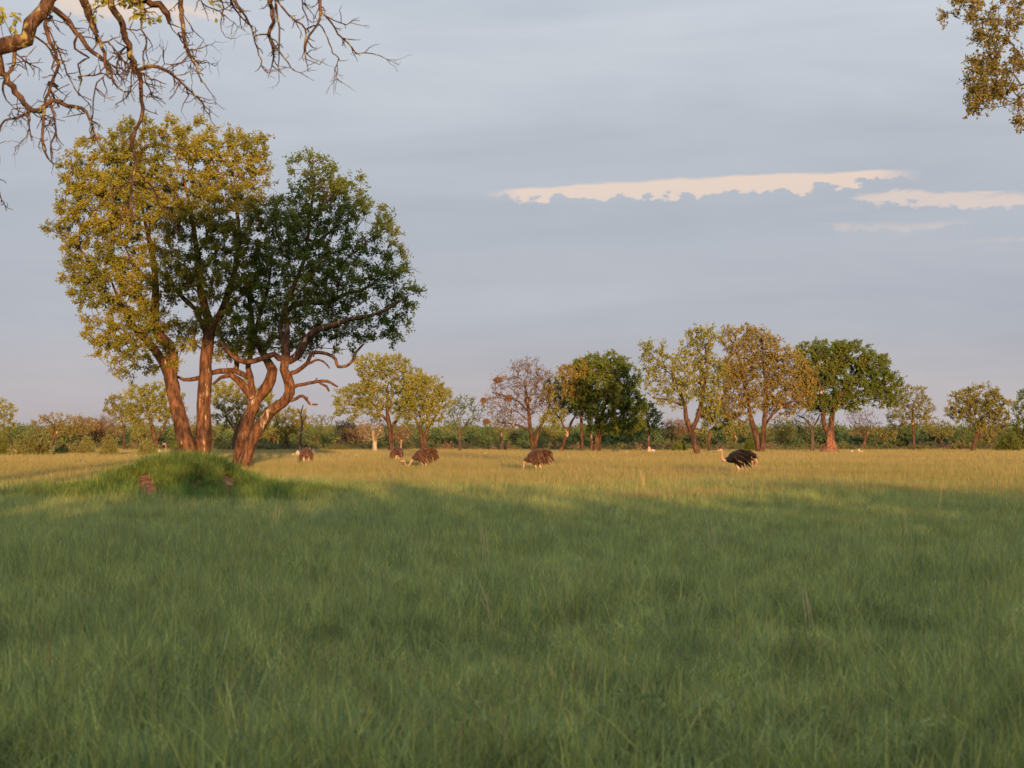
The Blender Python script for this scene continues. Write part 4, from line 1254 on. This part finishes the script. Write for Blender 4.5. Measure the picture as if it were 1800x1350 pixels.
def leafy_overhang():
    d = 31.0
    T = Tree(71)
    C = [(130, 145), (155, 130), (280, 30), (240, 20), (320, 20), (400, 50), (440, 30), (420, 80), (380, 180), (360, 160), (400, 205), (600, 90), (560, 200), (540, 190), (640, 240), (600, 250), (470, 370), (440, 390), (500, 340), (450, 330), (620, 370), (600, 330), (740, 380),
         (700, 420), (800, 120), (860, 180), (840, 220), (600, 440), (570, 430), (510, 545), (600, 570), (620, 530), (590, 610), (420, 630), (400, 610), (520, 630), (480, 650), (450, 730), (440, 690), (430, 760), (560, 640), (540, 700), (640, 680), (610, 700),
         (580, 780), (540, 770), (640, 800), (620, 840), (720, 740), (700, 700), (790, 720), (760, 620), (850, 640), (860, 540), (840, 520), (850, 700), (430, 900), (410, 870), (430, 940), (420, 1000), (400, 1070), (380, 1060), (430, 1080), (480, 1020), (510, 960), (530, 920),
         (560, 980), (560, 1020), (640, 930), (620, 960), (690, 970), (710, 960), (570, 900), (590, 870), (760, 860), (740, 840), (355, 800), (860, 985), (880, 1060), (850, 1180), (830, 1170), (890, 1190), (885, 1280), (880, 40), (840, 60), (760, 290), (720, 250),
         (650, 60), (700, 40), (500, 850), (470, 800), (480, 870), (660, 860), (360, 980)]
    a = []
    for x, y in C:
        a.append(P(1640 + x / 5.625, y / 5.625, d + T.r.uniform(-1.2, 1.2)))
    a = np.array(a)
    # the rest of the crown, beyond the edge of the view
    k = 420
    v = nrm(T.r.normal(0, 1, (k, 3))) * (0.35 + 0.65 * T.r.uniform(0, 1, (k, 1)) ** 0.5) * np.array((4.6, 4.2, 4.2))
    c = P(2210, 20, d)
    out = c + v
    u = CX + FPX * out[:, 0] / out[:, 1]
    out = out[(u > 1815) & (out[:, 2] > 5.6)]
    base = np.array((c[0] + .4, d, 0.0))
    tr = [(base[0], d, -.1, .36), (base[0] - .1, d, 2.5, .29), (base[0] - .3, d, 5.0, .25), (base[0] - .6, d, 6.6, .2), (base[0] - .5, d, 8.5, .14), (base[0] - .2, d, 10.5, .07)]
    it = T.poly(tr, None, 0.3, 0.04)
    n0 = len(it) // 2
    for pts in ([(2130, 190, 16), (2000, 150, 12), (1900, 140, 9), (1830, 135, 6), (1795, 150, 4.5)], [(2130, 60, 14), (2000, 20, 10), (1900, 25, 7), (1790, 40, 4)], [(2140, 260, 12), (2000, 240, 8), (1900, 200, 6), (1830, 170, 4), (1800, 172, 3)]):
        T.poly(px_poly(pts, d, [0, -.2, .2, .1, 0][:len(pts)]), T.nearest(P(2150, pts[0][1], d)), 0.25, 0.08)
    T.grow(np.vstack([a, out]), 0.3, 0.22, 0.16, start=n0)
    build_tree('leafy_tree', 'orange-lit leafy branches of a tree reaching in high above the last round tree', base, T, M['bark_brown'], M['leaf_orange'], 0.006,
               6, 12, 0.19, 0.068, 1.0, 0.003, lumps=0.08, skip=0.04)


def shade_makers():
    """trees behind and above the camera: the foreground and part of the big tree stand in their shade"""
    T = Tree(81)
    rng = T.r
    base = np.array((-9.5, -4.0, 0.0))
    T.poly([(-9.5, -4, -.1, .62), (-9.4, -4, 3, .5), (-9.0, -3.5, 7, .44), (-7.0, -2.0, 11, .38), (-4, 1.0, 14.0, .30), (-1, 3, 15.5, .22), (2.5, 3.8, 16.5, .1)], None, 0.6, 0.04)
    n = len(T.pos)
    out = []
    for (cx, cy, cz, rx, ry, rz, k) in ((-3.6, 4, 16.5, 3.4, 4, 3.9, 190), (1.0, 4, 17.5, 4.2, 4, 3.6, 230), (4.6, 4, 15.0, 2.6, 3.5, 3.0, 120), (0.5, 3.5, 13.2, 4.5, 3.5, 1.6, 110)):
        out.append(np.array((cx, cy, cz)) + nrm(rng.normal(0, 1, (k, 3))) * (0.4 + 0.6 * rng.uniform(0, 1, (k, 1)) ** 0.6) * np.array((rx, ry, rz)))
    T.grow(np.vstack(out), 0.7, 0.22, 0.14, start=n // 2)
    build_tree('shade_tree', 'tall tree whose crown spreads over the viewpoint, outside the view', base, T, M['bark_brown'], M['leaf_green'], 0.014, 5, 9, 0.8, 0.30, 1.0, 0.01, aspect=0.7)
    ms = []
    for k in range(4):
        V, Q, qm, val = shrub_mesh(rng, 2.0, 3.35, 2600, 0.36, None, hollow=0.25)
        ms.append(mesh_np('thicket', V, Q, mats=[M['leaf_green'], M['bark_brown']], quad_mat=qm, attr=val))
    c = variants('thicket', ms)
    pts = []
    for row, y in enumerate((-11.0, -13.5, -16.0)):
        for x in np.arange(-24, 40, 2.1):
            pts.append((x + rng.uniform(-.6, .6), y + rng.uniform(-.7, .7), -0.05))
    n = len(pts)
    p = np.array(pts)
    hgt = 0.98 + 0.05 * np.sin(p[:, 0] * 0.33 + 1) + rng.uniform(-.06, .06, n)
    scatter('thicket', p, rng.uniform(0, 6.28, n), rng.uniform(0.9, 1.15, n), c, 4, 'dense thicket behind the viewpoint that shades the foreground', 'thicket', sz=hgt)


bare_overhang()
leafy_overhang()
shade_makers()


# ------------------------------------------------------------------ ostriches
def flat_mat(name, stops, nsc=18.0, rough=0.85):
    return rough_mat(name, stops, (nsc, nsc, nsc), 1.0, None, 0.3, 0.01, rough)


M['skin'] = flat_mat('skin', [(0, (0.24, 0.15, 0.10)), (1, (0.36, 0.24, 0.17))])
M['skin_brown'] = flat_mat('skin_brown', [(0, (0.22, 0.15, 0.10)), (1, (0.36, 0.25, 0.18))])
M['thigh'] = flat_mat('thigh', [(0, (0.42, 0.32, 0.24)), (1, (0.62, 0.50, 0.39))])
M['beak'] = flat_mat('beak', [(0, (0.45, 0.27, 0.17)), (1, (0.55, 0.36, 0.24))])
M['plume_black'] = leaf_mat('plume_black', [(0, (0.008, 0.007, 0.007)), (0.7, (0.018, 0.014, 0.012)), (1, (0.05, 0.032, 0.025))], 0.05, 6, 0.3)
M['plume_brown'] = leaf_mat('plume_brown', [(0, (0.05, 0.026, 0.017)), (0.6, (0.10, 0.052, 0.032)), (1, (0.17, 0.095, 0.058))], 0.08, 6, 0.3)
M['plume_tan'] = leaf_mat('plume_tan', [(0, (0.20, 0.12, 0.075)), (1, (0.40, 0.28, 0.19))], 0.1, 6, 0.3)


def loft(rows, sides=12):
    """rows: (x, y, z, r_lateral, r_vertical) along a path in a vertical plane"""
    rows = np.asarray(rows, float)
    c = rows[:, :3]
    t = np.gradient(c, axis=0)
    t = nrm(t)
    lat = np.tile(np.array((0, 1.0, 0)), (len(c), 1))
    up = nrm(np.cross(t, lat))
    up *= -1
    lat = nrm(np.cross(up, t))
    a = np.arange(sides) / sides * 2 * math.pi
    v = c[:, None] + np.cos(a)[None, :, None] * lat[:, None] * rows[:, 3][:, None, None] + np.sin(a)[None, :, None] * up[:, None] * rows[:, 4][:, None, None]
    n = len(c)
    b = (np.arange(n - 1) * sides)[:, None]
    k = np.arange(sides)[None]
    k2 = (k + 1) % sides
    q = np.stack([b + k, b + k2, b + sides + k2, b + sides + k], axis=2).reshape(-1, 4)
    return v.reshape(-1, 3), q


def feathers(rng, root, d, L, W, sag=0.35):
    n = len(root)
    d = nrm(d)
    side = nrm(np.cross(d, nrm(rng.normal(0, 0.5, (n, 3)) + np.array((0, 0, 1.0)))))
    L = L * rng.uniform(0.7, 1.25, (n, 1))
    W = W * rng.uniform(0.7, 1.2, (n, 1))
    m = root + d * L * 0.5
    e = root + d * L + np.array((0, 0, -sag)) * L
    v = np.stack([root - side * W * 0.25, root + side * W * 0.25, m + side * W * 0.5, m - side * W * 0.5, e + side * W * 0.2, e - side * W * 0.2], axis=1).reshape(-1, 3)
    o = np.arange(n) * 6
    q = np.concatenate([np.stack([o, o + 1, o + 2, o + 3], 1), np.stack([o + 3, o + 2, o + 4, o + 5], 1)])
    val = rng.uniform(0, 1, n)
    return v, q, np.concatenate([val, val])


def ostrich(px, yg, yaw, neck, tilt, male, label, seed, stride=0.1):
    rng = np.random.default_rng(seed)
    d = dist_of(yg)
    base = P(px, yg, d)
    base[2] = 0
    ct, st = math.cos(tilt), math.sin(tilt)

    def tip(x, z):       # torso pitched about the hips
        dx, dz = x + 0.05, z - 1.05
        return x * 0 - 0.05 + dx * ct + dz * st, 1.05 - dx * st + dz * ct
    torso = [(-.62, 1.12, .03, .03), (-.56, 1.13, .10, .09), (-.42, 1.13, .20, .18), (-.22, 1.12, .28, .26), (0, 1.12, .32, .30), (.20, 1.10, .30, .29), (.36, 1.06, .23, .23), (.47, 1.02, .14, .15)]
    rows = []
    for x, z, a, b in torso:
        xx, zz = tip(x, z)
        rows.append((xx, 0, zz, a, b))
    nt = len(rows)
    nk = catmull(np.array([(rows[-1][0], 0, rows[-1][2])] + [(x, 0, z) for x, z in neck]), 0.06)[1:]
    m = len(nk)
    for i, p in enumerate(nk):
        f = i / max(1, m - 1)
        r = 0.075 * (1 - f) ** 3 + 0.034
        rows.append((p[0], 0, p[2], r, r))
    # head: a flattened egg with a broad beak, level with the ground unless the bird feeds
    hx, hz = neck[-1]
    hd = np.array((1.0, -0.12)) if neck[-1][1] > neck[-2][1] - 0.02 else np.array((0.75, -0.65))
    hd = hd / np.linalg.norm(hd)
    nb = len(rows)
    for f, a, b in ((0.02, .05, .055), (0.06, .058, .062), (0.11, .048, .048), (0.14, .032, .026), (0.19, .026, .018), (0.235, .008, .006)):
        rows.append((hx + hd[0] * f, 0, hz + 0.03 + hd[1] * f, a, b))
    v, q = loft(rows, 14)
    mats = np.zeros(len(q), int)
    ring = np.arange(len(q)) // 14
    mats[ring < nt + 1] = 1
    mats[ring >= nb + 3] = 3
    V, Q, MI = [v], [q], [mats]
    off = len(v)
    for sgn, ph in ((1, stride), (-1, -stride)):
        leg = [(0.02, 1.06, .13, .17), (0.06 + ph * .3, .92, .115, .15), (0.05 + ph * .6, .78, .085, .105), (-0.02 + ph * .8, .64, .05, .06), (-.07 + ph * .9, .54, .036, .042), (-.08 + ph, .49, .04, .04),
               (-.04 + ph * 1.1, .38, .025, .028), (.0 + ph * 1.3, .2, .022, .025), (.03 + ph * 1.5, .07, .03, .03), (.10 + ph * 1.5, .035, .035, .03), (.20 + ph * 1.5, .02, .02, .018)]
        lv, lq = loft([(x, sgn * .14, z, a, b) for x, z, a, b in leg], 10)
        lm = np.where(np.arange(len(lq)) // 10 < 4, 2, 0)
        V.append(lv)
        Q.append(lq + off)
        MI.append(lm)
        off += len(lv)
    plume = M['plume_black'] if male else M['plume_brown']
    bm = mesh_np('ostrich', np.vstack(V), np.vstack(Q), mats=[M['skin'] if male else M['skin_brown'], plume, M['thigh'], M['beak']], quad_mat=np.concatenate(MI), smooth=True)
    root = obj('ostrich', None, None, base, label, 'ostrich', 'ostriches feeding in the long grass')
    root.rotation_euler = (0, 0, yaw)
    obj('body', bm, root)
    # loose plumage over the back and flanks
    n = 900
    i = rng.integers(0, nt - 2, n)
    f = rng.uniform(0, 1, n)
    a = rng.uniform(-0.75, math.pi + 0.75, n)
    R = np.array(rows[:nt])
    c = R[i] * (1 - f)[:, None] + R[i + 1] * f[:, None]
    pos = c[:, :3] + np.stack([np.zeros(n), np.cos(a) * c[:, 3], np.sin(a) * c[:, 4]], 1) * 0.98
    outw = nrm(np.stack([np.zeros(n), np.cos(a), np.sin(a)], 1))
    v, q, val = feathers(rng, pos, np.array((-1.0, 0, -0.25)) + outw * 0.32 + rng.normal(0, .15, (n, 3)), 0.19, 0.07, 0.3)
    obj('plumage', mesh_np('plumage', v, q, mats=[plume], attr=val), root)
    # wings: long loose feathers sloping back over the flank
    for sgn in (1, -1):
        k = 90
        x = rng.uniform(-.25, .32, k)
        z = 1.22 - 0.30 * rng.uniform(0, 1, k) - 0.12 * np.abs(x)
        xz = np.array([tip(u, w) for u, w in zip(x, z)])
        y = sgn * (.30 - 0.35 * (x - .05) ** 2 + 0.03 * rng.uniform(0, 1, k))
        p = np.stack([xz[:, 0], y, xz[:, 1]], 1)
        v, q, val = feathers(rng, p, np.array((-0.75, sgn * 0.12, -0.55)) + rng.normal(0, .14, (k, 3)), 0.34, 0.08, 0.25)
        obj('wing', mesh_np('wing', v, q, mats=[plume], attr=val), root)
        k = 10          # pale plumes along the wing edge
        x = rng.uniform(-.22, .10, k)
        p = np.stack([x, np.full(k, sgn * .33), 0.98 + 0.3 * x], 1)
        v, q, val = feathers(rng, p, np.array((-0.5, sgn * 0.2, -0.8)) + rng.normal(0, .12, (k, 3)), 0.22, 0.045, 0.1)
        obj('wing_edge', mesh_np('wing_edge', v, q, mats=[M['thigh'] if male else M['plume_tan']], attr=val), root)
    k = 70
    tx, tz = tip(-.56, 1.13)
    p = np.array((tx, 0, tz)) + rng.normal(0, 1, (k, 3)) * np.array((.05, .08, .06))
    v, q, val = feathers(rng, p, np.array((-0.6, 0, -0.75)) + rng.normal(0, .22, (k, 3)), 0.34, 0.08, 0.35)
    obj('tail', mesh_np('tail', v, q, mats=[M['plume_tan'] if male else plume], attr=val), root)
    return root


def ostriches():
    up = [(.56, 1.04), (.62, 1.14), (.60, 1.40), (.61, 1.65), (.63, 1.86)]
    graze = [(.56, .90), (.64, .76), (.68, .55), (.70, .36), (.76, .22)]
    PI = math.pi
    ostrich(1299, 826, PI, [(.55, .98), (.66, .93), (.75, .98), (.78, 1.12), (.77, 1.28), (.77, 1.38)], 0.10, True, 'black male ostrich with pale neck and thighs walking through the grass', 1)
    ostrich(944, 823, PI - 0.25, graze, 0.22, False, 'brown ostrich with head down below the nest tree', 2)
    ostrich(744, 818, PI + 0.1, [(.56, .88), (.66, .70), (.74, .55), (.86, .48), (.97, .56), (1.02, .72)], 0.25, False, 'brown ostrich stooping low with its head held out just above the grass', 3)
    ostrich(699, 807.5, PI / 2 - 0.35, up, 0.0, False, 'brown ostrich seen from behind with its pale neck raised', 4)
    ostrich(538, 811.5, PI / 2 + 0.15, graze, 0.18, False, 'brown ostrich seen from behind, head down, in front of pale termite heaps', 5)
    ostrich(312, 811, PI + 0.2, [(.56, 1.02), (.66, 1.0), (.74, 1.1), (.75, 1.3), (.75, 1.5), (.76, 1.62)], 0.1, False, 'brown ostrich half hidden behind the grassy mound, neck raised', 6)


ostriches()


# ------------------------------------------------------------------ termite heaps, rocks, snag, nests, plants in the grass
def lump(rng, rx, ry, rz, rough=0.25, pointed=0.0, nu=20, nv=11):
    u = np.arange(nu) / nu * 2 * math.pi
    w = np.linspace(0, 1, nv)
    V = []
    ph = rng.uniform(0, 6.28, 6)
    for t in w:
        z = math.sin(t * math.pi / 2)
        r = math.cos(t * math.pi / 2) ** (1 + pointed)
        n = 1 + rough * (0.5 * np.sin(2 * u + ph[0] + 3 * t) + 0.35 * np.sin(5 * u + ph[1] + 5 * t) + 0.3 * np.sin(3 * u + ph[2] - 7 * t)) + rng.normal(0, rough * 0.12, nu)
        V.append(np.stack([rx * r * n * np.cos(u), ry * r * n * np.sin(u), np.full(nu, rz * z) + rng.normal(0, rough * 0.06 * rz, nu) * (0 < t < 1)], 1))
    v = np.vstack(V)
    b = (np.arange(nv - 1) * nu)[:, None]
    k = np.arange(nu)[None]
    k2 = (k + 1) % nu
    q = np.stack([b + k, b + k2, b + nu + k2, b + nu + k], axis=2).reshape(-1, 4)
    return v, q


def heap(name, label, cat, px, yg, parts, mat, seed, group=None):
    """parts: (dx_px, w_px, h_px, pointed) lumps standing side by side as one heap"""
    rng = np.random.default_rng(seed)
    d = dist_of(yg)
    s = FPX / d
    base = P(px, yg, d)
    base[2] = -0.03
    V, Q, off = [], [], 0
    for dx, w, h, pt in parts:
        v, q = lump(rng, w / s / 2, w / s / 2 * 0.9, h / s + GH, 0.28, pt)
        v = v + np.array((dx / s, rng.uniform(-.2, .2), 0))
        V.append(v)
        Q.append(q + off)
        off += len(v)
    return obj(name, mesh_np(name, np.vstack(V), np.vstack(Q), mats=[mat], smooth=True), None, base, label, cat, group)


def small_things():
    pe, re_ = M['earth_pale'], M['earth_red']
    heap('termite_heap', 'low pale termite heap left of the ostrich seen from behind', 'termite heap', 521, 800, [(-5, 10, 4, 0), (3, 12, 9, .2)], pe, 1)
    heap('termite_heap', 'tall pointed pale termite heap right of the ostrich seen from behind', 'termite heap', 549, 797.5, [(-4, 7, 12, .5), (2, 8, 10, .4), (0, 12, 4, 0)], pe, 2)
    heap('termite_heap', 'row of small pale clods right of the pointed pale heap', 'termite heap', 561, 797.5, [(-4, 4, 2.5, .1), (0, 4, 2.5, .2), (4, 5, 2, .1)], pe, 3)
    heap('termite_cone', 'red earth termite cone at the foot of the dense dark green tree', 'termite mound', 1459, 794, [(0, 36, 12, .5), (0, 20, 38, .7), (6, 16, 22, .6), (-8, 14, 14, .6)], re_, 4)
    heap('termite_heap', 'pale termite heap at the foot of the small olive tree', 'termite heap', 1144, 794, [(-3, 10, 10, .6), (4, 18, 5, .3)], pe, 5)
    heap('termite_heap', 'pale pointed termite heap right of the red termite cone', 'termite heap', 1510, 794.5, [(0, 9, 7, .6), (-12, 10, 4, .3), (6, 8, 3, .1)], pe, 6)
    heap('termite_heap', 'pale skirt of earth at the foot of the forked pale-footed tree', 'termite heap', 279, 796, [(0, 14, 7, .6)], pe, 7)
    heap('grassy_hump', 'small brown grassy hump in front of the big round bush', 'mound', 140, 811, [(-6, 14, 3, 0), (6, 18, 5, .1)], M['soil'], 8)
    heap('rock', 'flat grey rock in the grass behind the ostriches, near the pale heaps', 'rock', 627, 799, [(0, 14, 1.5, 0)], pe, 9)
    heap('rock', 'flat grey rock in the grass below the gap with the slender dark tree', 'rock', 853, 796, [(0, 12, 1.5, 0)], pe, 10)
    heap('termite_heap', 'dark low heap right of the dense dark olive tree', 'termite heap', 1082, 794.5, [(0, 18, 6, .3)], M['soil'], 11)
    heap('termite_heap', 'pale low clods left of the golden giant trunk', 'termite heap', 1102, 795, [(0, 9, 3, .2)], pe, 12)
    # snag
    d = dist_of(796)
    T = Tree(90)
    b = P(528, 796, d)
    b[2] = 0
    T.poly(px_poly([(527, 806, 5), (528, 785, 4.2), (529, 765, 3.6), (531, 745, 3.0), (529, 728, 2.4), (533, 712, 1.6)], d, [0, 0, .1, .2, .2, .3]), None, 0.4, 0.1)
    T.poly(px_poly([(531, 745, 2), (536, 736, 1.5), (537, 728, 1)], d, [.2, .3, .4]), 'near', 0.4, 0.1)
    T.poly(px_poly([(529, 728, 2), (524, 722, 1.2)], d, [.2, .3]), 'near', 0.4, 0.1)
    T.finish(0.02)
    v, q = T.tubes(lumps=.1)
    obj('snag', mesh_np('snag', v - b, q, mats=[M['bark_brown']], smooth=True), None, b, 'thin branchless dead snag standing between two small trees', 'dead tree')
    # nests
    dn = dist_of(793)
    s = FPX / dn
    rng = np.random.default_rng(4)
    for x, y, w, h, lab in ((875, 667, 14, 6, 'flat straw nest high on the outer limbs of the nest tree'), (850, 703, 8, 6, 'small straw nest at the tip of the longest limb of the nest tree'),
                            (894, 699, 14, 11, 'large round straw nest inside the crown of the nest tree'), (855, 740, 10, 6, 'straw nest hanging lowest under the nest tree'), (928, 702, 8, 8, 'straw nest close to the trunk of the nest tree')):
        c = P(x, y, dn + rng.uniform(-1, 1))
        a, z = w / s / 2, h / s / 2
        n = 520
        dv = nrm(rng.normal(0, 1, (n, 3)))
        p = dv * np.array((a, a, z)) * rng.uniform(.55, 1.0, (n, 1))
        v, q, val = feathers(rng, p, np.cross(dv, rng.normal(0, 1, (n, 3))) + dv * .3, .35, .05, .3)
        v2, q2 = lump(rng, a * .8, a * .8, z * .8, .2)
        v3 = v2 * np.array((1, 1, -1))
        V = np.vstack([v, v2, v3])
        Q = np.vstack([q, q2 + len(v), q2[:, ::-1] + len(v) + len(v2)])
        obj('straw_nest', mesh_np('straw_nest', V, Q, mats=[M['straw_nest']], attr=None), None, c, lab, 'nest', 'straw nests in the bare tree')


small_things()


def herbs():
    rng = np.random.default_rng(15)
    L = [(280, 1004, 'low broad-leaved herb in the shaded grass below the mound'), (478, 990, 'pale-leaved herb tuft right of the herb below the mound'), (508, 996, 'second pale-leaved herb tuft from the mound, touching the first'),
         (752, 931, 'small pale herb in the shaded grass in front of the stooping ostrich'), (228, 929, 'small pale flat herb at the front skirt of the mound'),
         (1590, 1012, 'broad-leaved herb patch in the shaded grass in front of the last round tree'), (1690, 1015, 'broad-leaved herb between the arching pale herb and the last round tree'), (1610, 1030, 'broad-leaved herb touching the patch in front of the last round tree'),
         (1740, 1095, 'arching pale herb in the grass below the broad-leaved patch'), (1200, 1235, 'leafy green herb in the near grass straight in front of the gnarled tree'), (600, 1285, 'dark leafy herb low in the near grass'), (1560, 1300, 'pale leafy herb in the near grass in front of the upright olive tree'),
         (1415, 1290, 'pale leafy herb in the near grass in front of the dark leafless tree'), (905, 1270, 'leafy green herb in the near grass in front of the nest tree')]
    seen = {}
    for x, y, lab in L:
        d = dist_of(y, 0.30)
        b = P(x, y, d)
        b[2] = 0
        n = 66
        st = 9
        ang = rng.uniform(0, 6.28, st)
        le = rng.uniform(.12, .34, st)
        h = rng.uniform(.26, .42, st)
        p0 = np.zeros((st, 3)) + rng.normal(0, .03, (st, 3)) * np.array((1, 1, 0))
        p1 = np.stack([np.cos(ang) * le, np.sin(ang) * le, h], 1)
        fv, fq, val, a0, a1 = foliage(rng, p1 * .85, nrm(p1), 1, n // st, .10, .055, .8, -.2, .6)
        sv, sq = twig_tubes(p0, p1, .004)
        root = obj('herb', None, None, b, lab, 'plant', 'herbs in the grass')
        obj('leaves', mesh_np('leaves', fv, fq, mats=[M['herb']], attr=val), root)
        obj('stems', mesh_np('stems', sv, sq, mats=[M['grass_near']]), root)
    S = [(852, 1030, 70, -12, 'tall dry stalk in the middle of the shaded grass'), (1132, 886, 42, -6, 'pair of dry stalks at the edge of the sunlit grass'), (1646, 945, 55, 4, 'tall dry stalk in the grass in front of the flat-crowned tree'),
         (1252, 1000, 55, -8, 'dry stalk in the shaded grass in front of the small yellow-green tree'), (478, 965, 50, 4, 'dry stalk in the shaded grass right of the mound'), (1590, 975, 45, -8, 'short reddish dry stalk in front of the upright olive tree'),
         (865, 1150, 60, -25, 'bent dry stalk in the near grass'), (1420, 1160, 60, -10, 'reddish dry stalk in the near grass in front of the red termite cone')]
    for x, y, hp, lean, lab in S:
        d = dist_of(y, 0.0)
        s = FPX / d
        b = P(x, y, d)
        b[2] = 0
        k = 3
        V, Q, off = [], [], 0
        for j in range(k):
            H = (hp / s + .35) * rng.uniform(.75, 1.05)
            ln = lean / s * rng.uniform(.6, 1.3) + rng.uniform(-.05, .05)
            t = np.linspace(0, 1, 7)
            c = np.stack([ln * t ** 2 + .03 * j, rng.uniform(-.1, .1) * t ** 2, H * t], 1)
            w = np.array((.006, .006, .005, .005, .012, .014, .004))
            sd_ = np.array((1, .3, 0)) / 1.05
            v = np.stack([c - sd_ * w[:, None] / 2, c + sd_ * w[:, None] / 2], 1).reshape(-1, 3)
            i = np.arange(6) * 2
            V.append(v)
            Q.append(np.stack([i, i + 1, i + 3, i + 2], 1) + off)
            off += len(v)
        obj('dry_stalk', mesh_np('dry_stalk', np.vstack(V), np.vstack(Q), mats=[M['stalk_dry']], attr=np.random.default_rng(3).uniform(0, 1, 6 * k)), None, b, lab, 'grass stalk', 'dry grass stalks')


herbs()
